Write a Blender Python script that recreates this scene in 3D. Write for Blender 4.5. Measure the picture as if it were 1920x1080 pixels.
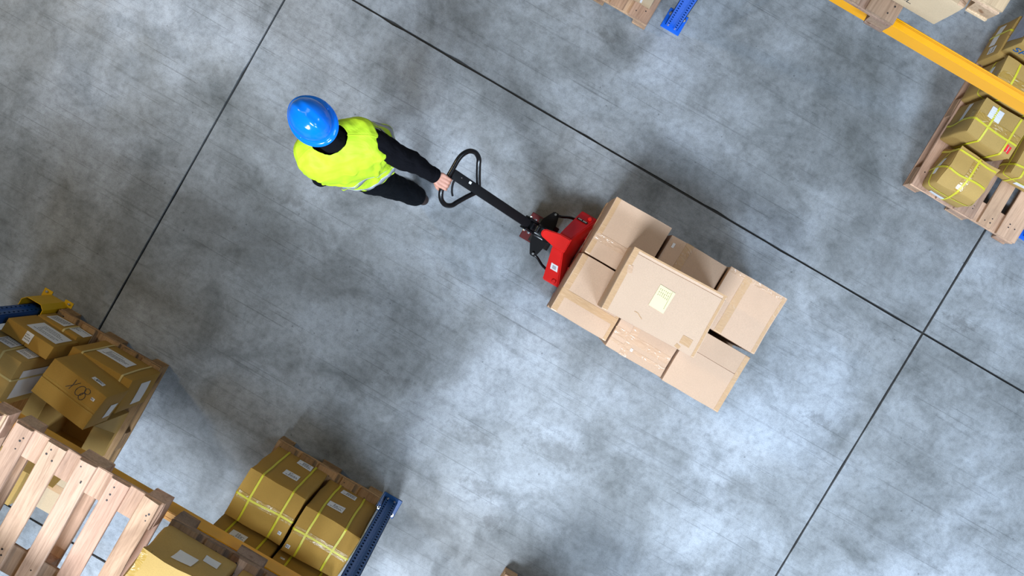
import bpy, bmesh, math, random
from mathutils import Vector, Matrix, noise, Euler

for o in list(bpy.data.objects):
    bpy.data.objects.remove(o, do_unlink=True)
scene = bpy.context.scene
C = scene.collection
PI = math.pi

# ------------------------------------------------------------------ camera
cam_d = bpy.data.cameras.new('camera')
cam_d.sensor_width = 36.0
cam_d.lens = 1627.8 / 1920.0 * 36.0
cam_d.clip_end = 200
cam = bpy.data.objects.new('camera', cam_d)
cam.location = (0, 0, 6.0)
cam.rotation_euler = (-0.0365781, 0.0133648, 0.5277354)
C.objects.link(cam)
scene.camera = cam

# ------------------------------------------------------------------ world, lights, exposure
w = bpy.data.worlds.new('hall_ambience')
scene.world = w
w.use_nodes = True
w.node_tree.nodes['Background'].inputs[0].default_value = (0.80, 0.88, 1.0, 1)
w.node_tree.nodes['Background'].inputs[1].default_value = 0.14


def area(name, loc, target, sx, sy, power, col):
    d = bpy.data.lights.new(name, 'AREA')
    d.shape = 'RECTANGLE'
    d.size = sx
    d.size_y = sy
    d.energy = power
    d.color = col
    o = bpy.data.objects.new(name, d)
    o.location = loc
    o.rotation_euler = (Vector(target) - Vector(loc)).to_track_quat('-Z', 'Y').to_euler()
    C.objects.link(o)
    return o


area('overhead_light', (0.3, -6.0, 8.6), (0.5, 0, 0), 3.0, 1.5, 2000, (0.76, 0.87, 1.0))
area('overhead_light', (6.4, -4.4, 9.0), (3.2, -0.5, 0), 3.0, 1.4, 1350, (0.62, 0.79, 1.0))
area('overhead_light', (5.4, 2.6, 9.4), (2.4, 1.5, 0), 3.0, 1.4, 360, (0.66, 0.82, 1.0))
area('overhead_light', (-5.0, 4.2, 9.4), (-2.0, 0.5, 0), 2.4, 1.2, 45, (1.0, 0.94, 0.82))  # weak warm fill added for the left side, not a real roof opening
area('hall_lamp', (-8.0, 0.6, 8.0), (-3.8, 0.4, 0), 0.8, 0.5, 330, (1.0, 0.78, 0.46))

scene.view_settings.view_transform = 'Standard'
scene.view_settings.look = 'None'
scene.view_settings.gamma = 1.0
scene.view_settings.use_curve_mapping = False
scene.view_settings.exposure = -0.48

# ------------------------------------------------------------------ helpers


def mesh_obj(name, verts, faces, m, parent=None, smooth=None):
    me = bpy.data.meshes.new(name)
    me.from_pydata([tuple(v) for v in verts], [], faces)
    me.update()
    return link(name, me, m, parent, smooth)


def link(name, me, m, parent=None, smooth=None):
    if m is not None and len(me.materials) == 0:
        me.materials.append(m)
    if smooth is not None:
        me.shade_smooth()
        me.set_sharp_from_angle(angle=math.radians(smooth))
    o = bpy.data.objects.new(name, me)
    C.objects.link(o)
    if parent is not None:
        o.parent = parent
    return o


def bm_obj(name, bm, m, parent=None, smooth=None):
    bmesh.ops.recalc_face_normals(bm, faces=bm.faces)
    me = bpy.data.meshes.new(name)
    bm.to_mesh(me)
    bm.free()
    return link(name, me, m, parent, smooth)


def tag(o, label, cat=None, group=None, kind=None):
    if label:
        o['label'] = label
    if cat:
        o['category'] = cat
    if group:
        o['group'] = group
    if kind:
        o['kind'] = kind
    return o


def thing(name, label, cat, loc=(0, 0, 0), rotz=0.0, group=None):
    o = bpy.data.objects.new(name, None)
    o.empty_display_size = 0.1
    C.objects.link(o)
    o.location = loc
    o.rotation_euler = (0, 0, rotz)
    return tag(o, label, cat, group)


def add_box(bm, lo, hi, bevel=0.0, seg=1, mat=None):
    c = [(a + b) / 2 for a, b in zip(lo, hi)]
    s = [abs(b - a) for a, b in zip(lo, hi)]
    M = Matrix.Translation(c) @ Matrix.Diagonal((s[0], s[1], s[2], 1))
    if mat is not None:
        M = mat @ M
    r = bmesh.ops.create_cube(bm, size=1.0, matrix=M)
    if bevel > 0:
        es = set()
        for v in r['verts']:
            es.update(v.link_edges)
        bmesh.ops.bevel(bm, geom=list(es), offset=bevel, segments=seg, profile=0.5, affect='EDGES')


def box(name, lo, hi, m, parent=None, bevel=0.0, seg=1):
    bm = bmesh.new()
    add_box(bm, lo, hi, bevel, seg)
    return bm_obj(name, bm, m, parent)


def add_prism(bm, poly, axis, lo, hi):
    """poly of 2-D points extruded along axis (0,1,2) from lo to hi"""
    def mk(p, t):
        q = [0, 0, 0]
        others = [i for i in range(3) if i != axis]
        q[others[0]], q[others[1]] = p
        q[axis] = t
        return bm.verts.new(q)
    a = [mk(p, lo) for p in poly]
    b = [mk(p, hi) for p in poly]
    n = len(poly)
    bm.faces.new(a)
    bm.faces.new(b[::-1])
    for i in range(n):
        bm.faces.new((a[i], b[i], b[(i + 1) % n], a[(i + 1) % n]))


def add_tube(bm, pts, radii, seg=12, closed=False, cap=True):
    pts = [Vector(p) for p in pts]
    if not hasattr(radii, '__len__'):
        radii = [radii] * len(pts)
    n = len(pts)
    rings = []
    prev = None
    for i, p in enumerate(pts):
        if closed:
            t = (pts[(i + 1) % n] - pts[i - 1]).normalized()
        else:
            t = (pts[min(i + 1, n - 1)] - pts[max(i - 1, 0)]).normalized()
        if prev is None:
            up = Vector((0, 0, 1)) if abs(t.z) < 0.9 else Vector((1, 0, 0))
            u = t.cross(up).normalized()
        else:
            u = (prev - t * prev.dot(t)).normalized()
        prev = u
        v = t.cross(u)
        r = radii[i]
        rings.append([bm.verts.new(p + (u * math.cos(a) + v * math.sin(a)) * r)
                      for a in [2 * PI * k / seg for k in range(seg)]])
    m = n if closed else n - 1
    for i in range(m):
        a, b = rings[i], rings[(i + 1) % n]
        for k in range(seg):
            bm.faces.new((a[k], a[(k + 1) % seg], b[(k + 1) % seg], b[k]))
    if cap and not closed:
        bm.faces.new(rings[0][::-1])
        bm.faces.new(rings[-1])


def add_cyl(bm, p0, p1, r, seg=16, r1=None):
    add_tube(bm, [p0, p1], [r, r if r1 is None else r1], seg)


def tube(name, pts, r, m, parent=None, seg=12, closed=False):
    bm = bmesh.new()
    add_tube(bm, pts, r, seg, closed)
    return bm_obj(name, bm, m, parent, 40)


def smooth_path(pts, n=8, closed=False):
    """Catmull-Rom through the points"""
    P = [Vector(p) for p in pts]
    out = []
    N = len(P)
    rng = range(N) if closed else range(N - 1)
    for i in rng:
        if closed:
            p0, p1, p2, p3 = P[i - 1], P[i], P[(i + 1) % N], P[(i + 2) % N]
        else:
            p0, p1, p2, p3 = P[max(i - 1, 0)], P[i], P[i + 1], P[min(i + 2, N - 1)]
        for k in range(n):
            t = k / n
            out.append(0.5 * ((2 * p1) + (p2 - p0) * t + (2 * p0 - 5 * p1 + 4 * p2 - p3) * t * t
                              + (3 * p1 - p0 - 3 * p2 + p3) * t ** 3))
    if not closed:
        out.append(P[-1])
    return out


def text_mesh(s, size):
    cu = bpy.data.curves.new('lettering', 'FONT')
    cu.body = s
    cu.size = size
    cu.align_x = 'CENTER'
    cu.align_y = 'CENTER'
    cu.extrude = 0.0004
    o = bpy.data.objects.new('lettering', cu)
    C.objects.link(o)
    dg = bpy.context.evaluated_depsgraph_get()
    me = bpy.data.meshes.new_from_object(o.evaluated_get(dg))
    bpy.data.objects.remove(o, do_unlink=True)
    return me

# ------------------------------------------------------------------ materials


class NT:
    def __init__(self, name):
        self.m = bpy.data.materials.new(name)
        self.m.use_nodes = True
        self.t = self.m.node_tree
        self.b = self.t.nodes['Principled BSDF']

    def n(self, typ, **kw):
        nd = self.t.nodes.new(typ)
        for k, v in kw.items():
            if k.startswith('_'):
                setattr(nd, k[1:], v)
            else:
                nd.inputs[k.replace('__', ' ')].default_value = v
        return nd

    def l(self, a, b):
        self.t.links.new(a, b)

    def noise(self, vec, scale, detail=4, rough=0.55, dist=0.0):
        nd = self.n('ShaderNodeTexNoise', Scale=scale, Detail=detail, Roughness=rough, Distortion=dist)
        if vec is not None:
            self.l(vec, nd.inputs['Vector'])
        return nd.outputs['Fac']

    def ramp(self, fac, stops):
        nd = self.n('ShaderNodeValToRGB')
        e = nd.color_ramp.elements
        while len(e) < len(stops):
            e.new(0.5)
        for k, (p, c) in enumerate(stops):
            e[k].position = p
            e[k].color = (*c, 1) if hasattr(c, '__len__') else (c, c, c, 1)
        self.l(fac, nd.inputs['Fac'])
        return nd.outputs['Color']

    def mix(self, a, b, fac, blend='MIX'):
        nd = self.n('ShaderNodeMix', _data_type='RGBA', _blend_type=blend)
        for s, v in ((nd.inputs[0], fac), (nd.inputs[6], a), (nd.inputs[7], b)):
            if hasattr(v, 'is_linked'):
                self.l(v, s)
            elif hasattr(v, '__len__'):
                s.default_value = (*v, 1)
            else:
                s.default_value = v
        return nd.outputs[2]

    def math(self, op, a, b=0.0, clamp=False):
        nd = self.n('ShaderNodeMath', _operation=op, _use_clamp=clamp)
        for s, v in ((nd.inputs[0], a), (nd.inputs[1], b)):
            if hasattr(v, 'is_linked'):
                self.l(v, s)
            else:
                s.default_value = v
        return nd.outputs[0]

    def bump(self, h, strength=0.2, dist=0.01):
        nd = self.n('ShaderNodeBump', Strength=strength, Distance=dist)
        self.l(h, nd.inputs['Height'])
        self.l(nd.outputs[0], self.b.inputs['Normal'])

    def coord(self, kind='Object'):
        return self.n('ShaderNodeTexCoord').outputs[kind]

    def mapping(self, vec, scale=(1, 1, 1), rot=(0, 0, 0), loc=(0, 0, 0)):
        nd = self.n('ShaderNodeMapping')
        nd.inputs['Scale'].default_value = scale
        nd.inputs['Rotation'].default_value = rot
        nd.inputs['Location'].default_value = loc
        self.l(vec, nd.inputs['Vector'])
        return nd.outputs[0]

    def base(self, c):
        if hasattr(c, 'is_linked'):
            self.l(c, self.b.inputs['Base Color'])
        else:
            self.b.inputs['Base Color'].default_value = (*c, 1)

    def set(self, **kw):
        for k, v in kw.items():
            self.b.inputs[k.replace('_', ' ')].default_value = v


def plain(name, col, rough=0.5, metal=0.0, var=0.12, scale=25.0, bump=0.0, bscale=60.0, spec=0.5):
    t = NT(name)
    co = t.coord()
    f = t.noise(co, scale, 5)
    t.base(t.mix([c * (1 - var) for c in col], [min(1, c * (1 + var)) for c in col], f))
    t.set(Roughness=rough, Metallic=metal)
    t.b.inputs['Specular IOR Level'].default_value = spec
    if bump:
        t.bump(t.noise(co, bscale, 4), bump, 0.004)
    return t.m


def mat_concrete():
    t = NT('power_floated_concrete')
    pos = t.n('ShaderNodeNewGeometry').outputs['Position']
    broad = t.noise(pos, 0.75, 7, 0.62, 0.4)
    mid = t.noise(t.mapping(pos, (1, 1, 1), (0, 0, 0.3), (7, 3, 0)), 2.6, 8, 0.65, 0.6)
    fine = t.noise(pos, 22, 6, 0.7)
    grain = t.noise(pos, 160, 3, 0.7)
    col = t.ramp(broad, [(0.31, (0.118, 0.124, 0.123)), (0.49, (0.250, 0.264, 0.276)), (0.64, (0.385, 0.412, 0.450))])
    col = t.mix(col, t.ramp(mid, [(0.30, (0.52, 0.53, 0.52)), (0.50, (0.98, 0.98, 0.98)), (0.72, (1.22, 1.24, 1.27))]), 0.85, 'MULTIPLY')
    col = t.mix(col, t.ramp(fine, [(0.30, 0.55), (0.52, 1.0), (0.75, 1.22)]), 0.62, 'MULTIPLY')
    patch = t.noise(t.mapping(pos, (1, 1.25, 1), (0, 0, 0.55), (2.3, 8.1, 0)), 8.0, 10, 0.74, 0.3)
    col = t.mix(col, t.ramp(patch, [(0.34, 0.62), (0.52, 1.0), (0.72, 1.14)]), 0.32, 'MULTIPLY')
    col = t.mix(col, t.ramp(grain, [(0.25, 0.60), (0.6, 1.08)]), 0.7, 'MULTIPLY')
    # trowel and wheel streaks along the aisle, thin and dark
    for rot, sc, thr, s in ((0.06, (0.55, 13, 1), 0.61, 0.40), (-0.10, (0.8, 26, 1), 0.63, 0.40), (1.50, (0.7, 22, 1), 0.65, 0.40)):
        st = t.noise(t.mapping(pos, sc, (0, 0, rot), (rot * 31, 1.7, 0)), 1.0, 5, 0.62, 0.35)
        col = t.mix(col, t.ramp(st, [(thr, 1.0), (thr + 0.035, 0.66), (thr + 0.09, 0.62)]), s, 'MULTIPLY')
    # fine scratches
    for rot, off in ((0.10, 2.0), (-0.22, 9.0), (0.03, 14.0), (1.36, 5.0), (1.75, 21.0)):
        v = t.mapping(pos, (0.9, 70, 1), (0, 0, rot), (off, off, 0))
        sc = t.noise(v, 1.0, 2, 0.5, 0.2)
        col = t.mix(col, t.ramp(sc, [(0.69, 1.0), (0.73, 0.5)]), 0.6, 'MULTIPLY')
    # dark specks
    vo = t.n('ShaderNodeTexVoronoi', Scale=7.0, Randomness=1.0)
    t.l(t.mapping(pos, (1, 1, 1), (0, 0, 0.4)), vo.inputs['Vector'])
    dot = t.math('ADD', vo.outputs['Distance'], t.math('MULTIPLY', fine, 0.05))
    col = t.mix(col, t.ramp(dot, [(0.055, 0.42), (0.075, 1.0)]), 0.75, 'MULTIPLY')
    # oil and dirt stains with their own outline
    sx = t.n('ShaderNodeSeparateXYZ')
    t.l(pos, sx.inputs[0])
    for (x, y, rx, ry, rot, dark) in ((-0.255, 1.582, .10, .035, 1.05, .45), (-1.566, -0.476, .10, .05, 0.2, .40),
                                      (-0.32, -1.19, .12, .05, 0.0, .35), (2.82, 1.117, .12, .05, .1, .45),
                                      (0.55, -1.55, .16, .07, .6, .40), (2.35, .05, .14, .05, 1.4, .35),
                                      (0.75, -1.72, .10, .06, .2, .45), (0.35, -1.25, .22, .06, 1.2, .30),
                                      (1.35, 1.45, .2, .08, .5, .25), (0.9, -1.05, .3, .12, .3, .25)):
        v = t.mapping(pos, (1, 1, 1), (0, 0, 0), (-x, -y, 0))
        v = t.mapping(v, (1 / rx, 1 / ry, 1), (0, 0, -rot))
        ln = t.n('ShaderNodeVectorMath', _operation='LENGTH')
        t.l(v, ln.inputs[0])
        d = t.math('ADD', ln.outputs['Value'], t.math('MULTIPLY', t.math('SUBTRACT', fine, 0.5), 3.2))
        mk = t.ramp(d, [(0.30, dark), (1.0, 0.0)])
        col = t.mix(col, (0.085, 0.085, 0.085), mk)
    # a little difference between the slabs
    oi = t.n('ShaderNodeObjectInfo')
    col = t.mix(col, t.ramp(oi.outputs['Random'], [(0.0, 0.93), (1.0, 1.05)]), 1.0, 'MULTIPLY')
    t.base(col)
    r = t.ramp(mid, [(0.3, 0.62), (0.7, 0.40)])
    t.l(r, t.b.inputs['Roughness'])
    t.b.inputs['Specular IOR Level'].default_value = 0.5
    t.bump(t.math('ADD', t.math('MULTIPLY', fine, 0.7), t.math('MULTIPLY', grain, 0.3)), 0.12, 0.004)
    return t.m


def mat_kraft(name, col, var=0.12):
    t = NT(name)
    co = t.coord()
    fib = t.noise(t.mapping(co, (40, 40, 40)), 6.0, 4, 0.7)
    big = t.noise(co, 3.5, 4, 0.6)
    flute = t.n('ShaderNodeTexWave', _wave_type='BANDS', _bands_direction='X', Scale=45.0, Distortion=0.6)
    t.l(co, flute.inputs['Vector'])
    c = t.mix([x * (1 - var) for x in col], [x * (1 + var) for x in col], big)
    c = t.mix(c, t.ramp(fib, [(0.3, 0.80), (0.7, 1.10)]), 0.7, 'MULTIPLY')
    oi = t.n('ShaderNodeObjectInfo')
    c = t.mix(c, t.ramp(oi.outputs['Random'], [(0.0, (0.93, 0.92, 0.90)), (1.0, (1.05, 1.05, 1.05))]), 1.0, 'MULTIPLY')
    t.base(c)
    t.set(Roughness=0.72)
    t.b.inputs['Specular IOR Level'].default_value = 0.3
    t.bump(t.math('ADD', t.math('MULTIPLY', flute.outputs['Fac'], 0.15), t.math('MULTIPLY', big, 1.0)), 0.10, 0.006)
    return t.m


def mat_wood():
    t = NT('raw_pine')
    co = t.coord()
    oi = t.n('ShaderNodeObjectInfo')
    off = t.n('ShaderNodeVectorMath', _operation='SCALE')
    cmb = t.n('ShaderNodeCombineXYZ')
    for i in range(3):
        t.l(oi.outputs['Random'], cmb.inputs[i])
    t.l(cmb.outputs[0], off.inputs[0])
    off.inputs['Scale'].default_value = 37.0
    ad = t.n('ShaderNodeVectorMath', _operation='ADD')
    t.l(co, ad.inputs[0])
    t.l(off.outputs[0], ad.inputs[1])
    v = ad.outputs[0]
    grain = t.noise(t.mapping(v, (70, 3.0, 70)), 1.0, 6, 0.65, 1.2)
    big = t.noise(t.mapping(v, (6, 1.6, 6)), 1.0, 5, 0.6, 0.6)
    knot = t.noise(t.mapping(v, (9, 4, 9)), 1.0, 1, 0.4, 0.2)
    c = t.mix(oi.outputs['Color'], t.ramp(grain, [(0.25, (0.55, 0.50, 0.46)), (0.55, 1.0), (0.8, 1.12)]), 0.8, 'MULTIPLY')
    c = t.mix(c, t.ramp(big, [(0.28, (0.50, 0.46, 0.44)), (0.52, 1.0), (0.75, 1.14)]), 0.8, 'MULTIPLY')
    c = t.mix(c, t.ramp(knot, [(0.735, 1.0), (0.765, (0.50, 0.36, 0.26))]), 0.9, 'MULTIPLY')
    c = t.mix(c, t.ramp(oi.outputs['Random'], [(0.0, 0.80), (1.0, 1.12)]), 1.0, 'MULTIPLY')
    t.base(c)
    t.set(Roughness=0.78)
    t.b.inputs['Specular IOR Level'].default_value = 0.3
    t.bump(t.math('ADD', grain, big), 0.35, 0.004)
    return t.m


def mat_tape(name, col, rough, glint):
    t = NT(name)
    co = t.coord()
    cr = t.noise(t.mapping(co, (16, 34, 20), (0.1, 0.1, 0.35)), 1.0, 2.2, 0.5, 1.2)
    t.base(t.mix([c * 0.92 for c in col], [c * 1.08 for c in col], cr))
    t.set(Roughness=rough)
    t.bump(cr, glint, 0.012)
    return t.m


M = {}
M['concrete'] = mat_concrete()
M['joint'] = plain('joint_filler', (0.030, 0.029, 0.028), 0.85, var=0.5, scale=12)
M['kraft_pale'] = mat_kraft('pale_cardboard', (0.545, 0.370, 0.255))
M['kraft_top'] = mat_kraft('rosy_cardboard', (0.60, 0.43, 0.31), 0.06)
M['kraft_cream'] = mat_kraft('cream_cardboard', (0.56, 0.42, 0.27))
M['kraft_ochre'] = mat_kraft('ochre_cardboard', (0.40, 0.225, 0.040), 0.15)
M['kraft_tan'] = mat_kraft('tan_cardboard', (0.46, 0.295, 0.090), 0.15)
M['kraft_inside'] = mat_kraft('carton_inside', (0.30, 0.20, 0.11))
M['tape'] = mat_tape('brown_parcel_tape', (0.49, 0.305, 0.165), 0.30, 0.25)
M['tape_clear'] = mat_tape('crinkled_clear_tape', (0.535, 0.355, 0.235), 0.16, 0.55)
M['tape_ochre'] = mat_tape('yellowed_parcel_tape', (0.40, 0.245, 0.055), 0.22, 0.35)
M['label'] = plain('white_paper', (0.72, 0.71, 0.71), 0.55, var=0.06, scale=8)
M['label_cream'] = plain('cream_paper', (0.70, 0.65, 0.36), 0.6, var=0.03, scale=8)
M['ink'] = plain('black_ink', (0.045, 0.04, 0.04), 0.6)
M['ink_soft'] = plain('faded_ink', (0.24, 0.20, 0.08), 0.6)
M['ink_blue'] = plain('blue_ink', (0.008, 0.11, 0.36), 0.6)
M['red_print'] = plain('red_sticker_paper', (0.75, 0.02, 0.02), 0.45)
M['strap'] = plain('yellow_strapping', (0.62, 0.56, 0.030), 0.38, var=0.08, scale=30)
M['strap_pale'] = plain('pale_strapping', (0.60, 0.47, 0.19), 0.40, var=0.08, scale=30)
M['wood'] = mat_wood()
M['nail'] = plain('rusty_nail', (0.05, 0.045, 0.045), 0.5, 0.6)
M['beam'] = plain('orange_yellow_enamel', (0.83, 0.36, 0.003), 0.38, var=0.07, scale=7, bump=0.05)
M['guard'] = plain('yellow_enamel', (0.62, 0.36, 0.004), 0.42, var=0.09, scale=9, bump=0.05)
M['blue'] = plain('blue_enamel', (0.006, 0.115, 0.62), 0.42, var=0.10, scale=9, bump=0.05)
M['blue_dark'] = plain('dark_blue_enamel', (0.008, 0.070, 0.25), 0.45, var=0.12, scale=9, bump=0.05)
M['steel'] = plain('zinc_steel', (0.55, 0.56, 0.58), 0.30, 0.9, var=0.15)
M['black'] = plain('black_gloss_enamel', (0.006, 0.006, 0.007), 0.25, var=0.25, scale=14, spec=0.4)
M['black_flat'] = plain('black_satin_enamel', (0.006, 0.006, 0.007), 0.55, var=0.3, scale=14, spec=0.2)
M['red'] = plain('red_enamel', (0.62, 0.008, 0.006), 0.36, var=0.10, scale=10, bump=0.04)
M['rubber'] = plain('dark_polyurethane', (0.03, 0.028, 0.026), 0.6)
M['bag'] = plain('grey_plastic_film', (0.34, 0.34, 0.42), 0.2, var=0.3, scale=14, bump=1.0, bscale=16)


def mat_cloth(name, col, rough=0.85, wr=0.35, spec=0.2, sc=7.0):
    t = NT(name)
    co = t.coord()
    weave = t.noise(co, 420, 2)
    fold = t.noise(t.mapping(co, (1.0, 1.6, 0.7), (0.3, 0.2, 0.5)), sc, 3, 0.5, 0.8)
    t.base(t.mix([c * 0.88 for c in col], [c * 1.08 for c in col], weave))
    t.set(Roughness=rough)
    t.b.inputs['Specular IOR Level'].default_value = spec
    t.bump(t.math('ADD', fold, t.math('MULTIPLY', weave, 0.02)), wr, 0.05)
    return t.m


M['vest'] = mat_cloth('hi_vis_polyester', (0.50, 0.715, 0.026), 0.62, 0.30, 0.3, 5.0)
M['reflect'] = plain('silver_reflective_tape', (0.34, 0.36, 0.40), 0.35, 0.2)
M['black_cloth'] = mat_cloth('black_fleece', (0.005, 0.005, 0.007), 0.95, 0.45, 0.08)
M['trousers'] = mat_cloth('black_twill', (0.004, 0.005, 0.007), 0.95, 0.45, 0.08)
M['skin'] = plain('skin', (0.56, 0.27, 0.19), 0.5, var=0.10, scale=40, bump=0.1, bscale=160)
M['hair'] = plain('dark_hair', (0.018, 0.013, 0.010), 0.5, var=0.4, scale=90, bump=0.4, bscale=180)
M['shoe'] = plain('dark_brown_leather', (0.030, 0.018, 0.016), 0.5, var=0.25, scale=30)
M['helmet'] = plain('glossy_blue_plastic', (0.002, 0.185, 0.86), 0.14, var=0.03, scale=5)
M['eye'] = plain('eye_white', (0.7, 0.7, 0.7), 0.2)

# ------------------------------------------------------------------ floor of cast slabs with recessed joints
WX, WY, WZ = 15.0, 14.0, 10.0
M['wall'] = plain('painted_sheet_wall', (0.38, 0.36, 0.31), 0.7, var=0.06, scale=1.5)
M['roof'] = plain('grey_roof_sheet', (0.34, 0.325, 0.28), 0.6, var=0.06, scale=1.5)
for nm, lo, hi in (('wall_west', (-WX - .2, -WY, -.3), (-WX, WY, WZ)), ('wall_east', (WX, -WY, -.3), (WX + .2, WY, WZ)),
                   ('wall_south', (-WX - .2, -WY - .2, -.3), (WX + .2, -WY, WZ)), ('wall_north', (-WX - .2, WY, -.3), (WX + .2, WY + .2, WZ))):
    tag(box(nm, lo, hi, M['wall']), 'pale painted sheet wall of the warehouse hall', kind='structure')
tag(box('ceiling', (-WX - .2, -WY - .2, WZ), (WX + .2, WY + .2, WZ + .2), M['roof']), 'grey sheet roof over the warehouse hall', kind='structure')
floor = box('floor', (-WX, -WY, -0.30), (WX, WY, -0.02), M['joint'])
tag(floor, 'grey power-floated concrete warehouse floor cut into large slabs', kind='structure')
JX = [-2.302 + 4.944 * i for i in range(-3, 5)]
JY = [0.927 + 4.268 * i for i in range(-4, 5)]
rs = random.Random(5)
for i in range(len(JX) - 1):
    for j in range(len(JY) - 1):
        g = 0.0075
        x0, x1, y0, y1 = max(JX[i] + g, -WX), min(JX[i + 1] - g, WX), max(JY[j] + g, -WY), min(JY[j + 1] - g, WY)
        # slab edges wander and chip a little, as sawn joints do
        pts = []
        for (ax, ay, bx, by) in ((x0, y0, x1, y0), (x1, y0, x1, y1), (x1, y1, x0, y1), (x0, y1, x0, y0)):
            n = 48
            for k in range(n):
                f = k / n
                px, py = ax + (bx - ax) * f, ay + (by - ay) * f
                q = Vector((px * 1.3, py * 1.3, 3.1))
                d = 0.0028 * noise.noise(q * 6)
                chip = max(0.0, noise.noise(q * 9 + Vector((5, 5, 5))) - 0.45) * 0.035
                inx = (1 if px < (x0 + x1) / 2 else -1) if ax == bx else 0
                iny = (1 if py < (y0 + y1) / 2 else -1) if ay == by else 0
                pts.append((px + inx * (d + chip), py + iny * (d + chip)))
        bm = bmesh.new()
        add_prism(bm, pts, 2, -0.02, 0.0)
        bm_obj('concrete_slab', bm, M['concrete'], floor)

# ------------------------------------------------------------------ pallets
_pal = {}


def chipped(name, lo, hi, seed, nl=6, jit=0.0022, chip=0.008):
    """a sawn board: subdivided along its length, edges uneven, ends ragged"""
    key = (name, lo, hi, seed)
    if key in _pal:
        return _pal[key]
    r = random.Random(seed)
    s = [hi[k] - lo[k] for k in range(3)]
    ax = 0 if s[0] >= s[1] else 1
    o = 1 - ax
    verts, faces = [], []
    b = 0.004
    for k in range(nl + 1):
        f = k / nl
        end = k in (0, nl)
        w0, w1 = lo[o], hi[o]
        ring = [(w0 + b, lo[2]), (w1 - b, lo[2]), (w1, lo[2] + b), (w1, hi[2] - b),
                (w1 - b, hi[2]), (w0 + b, hi[2]), (w0, hi[2] - b), (w0, lo[2] + b)]
        for (wv, zv) in ring:
            p = [0, 0, 0]
            p[ax] = lo[ax] + s[ax] * f + (r.uniform(0, chip) * (1 if k == 0 else -1) if end else r.uniform(-.01, .01))
            p[o] = wv + r.uniform(-jit, jit)
            p[2] = zv + (r.uniform(-0.0006, 0.0006))
            verts.append(tuple(p))
    for k in range(nl):
        for q in range(8):
            a, c = k * 8 + q, k * 8 + (q + 1) % 8
            faces.append((a, c, c + 8, a + 8))
    faces.append(tuple(range(7, -1, -1)))
    faces.append(tuple(range(nl * 8, nl * 8 + 8)))
    me = bpy.data.meshes.new(name)
    me.from_pydata(verts, [], faces)
    bm = bmesh.new()
    bm.from_mesh(me)
    bmesh.ops.recalc_face_normals(bm, faces=bm.faces)
    bm.to_mesh(me)
    bm.free()
    me.materials.append(M['wood'])
    _pal[key] = me
    return me


def pallet(label, x0, y0, z0, color, rot90=False, seed=1, nails=True, group='wooden pallets in the hall', slim=False):
    """800 x 1200 x 144 pallet; deck boards run along local Y"""
    if rot90:
        root = thing('wooden_pallet', label, 'pallet', (x0 + 0.6, y0 + 0.4, z0), PI / 2, group)
    else:
        root = thing('wooden_pallet', label, 'pallet', (x0 + 0.4, y0 + 0.6, z0), 0, group)
    r = random.Random(seed)
    W, L = 0.4, 0.6

    def part(nm, lo, hi, sd, nl=6):
        me = chipped(nm, lo, hi, sd, nl)
        o = bpy.data.objects.new(nm, me)
        C.objects.link(o)
        o.parent = root
        k = r.uniform(0.82, 1.08)
        o.color = (color[0] * k, color[1] * k * r.uniform(.97, 1.03), color[2] * k * r.uniform(.93, 1.05), 1)
        return o
    # bottom boards, blocks, stringer boards, deck boards
    for k, (a, b) in enumerate(((-W, -W + .1), (-.0725, .0725), (W - .1, W))):
        part('bottom_board', (a, -L, 0), (b, L, 0.022), 11 + k)
        for q, (c, d) in enumerate(((-L, -L + .145), (-.0725, .0725), (L - .145, L))):
            part('block', (a + .001, c + .002, 0.022), (b - .001, d - .002, 0.1), 31 + 3 * k + q, 2)
    for q, (c, d) in enumerate(((-L, -L + .145), (-.0725, .0725), (L - .145, L))):
        part('stringer_board', (-W, c, 0.1), (W, d, 0.122), 51 + q)
    xs = [(-.4, -.255), (-.2105, -.1105), (-.0725, .0725), (.1105, .2105), (.255, .4)]
    if slim:
        xs = [(-.385 + .1705 * k, -.385 + .1705 * k + .088 + .008 * (k % 2)) for k in range(5)]
    for k, (a, b) in enumerate(xs):
        part('deck_board', (a, -L, 0.122), (b, L, 0.144), 71 + k + 7 * (seed % 3), 9)
    if nails:
        bm = bmesh.new()
        for (a, b) in xs:
            for (c, d) in ((-L, -L + .145), (-.0725, .0725), (L - .145, L)):
                for q in range(3):
                    x = a + (b - a) * r.choice((.25, .35, .65, .75))
                    y = c + (d - c) * r.uniform(.2, .8)
                    add_cyl(bm, (x, y, .1425), (x, y, .1452), r.uniform(.0035, .0055), 8)
        n = bm_obj('nails', bm, M['nail'], root)
        n['kind'] = 'stuff'
    return root


PINE = (0.56, 0.36, 0.225)
PINE_PINK = (0.60, 0.385, 0.265)
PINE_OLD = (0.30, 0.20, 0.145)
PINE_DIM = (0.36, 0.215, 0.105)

# ------------------------------------------------------------------ cartons


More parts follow.
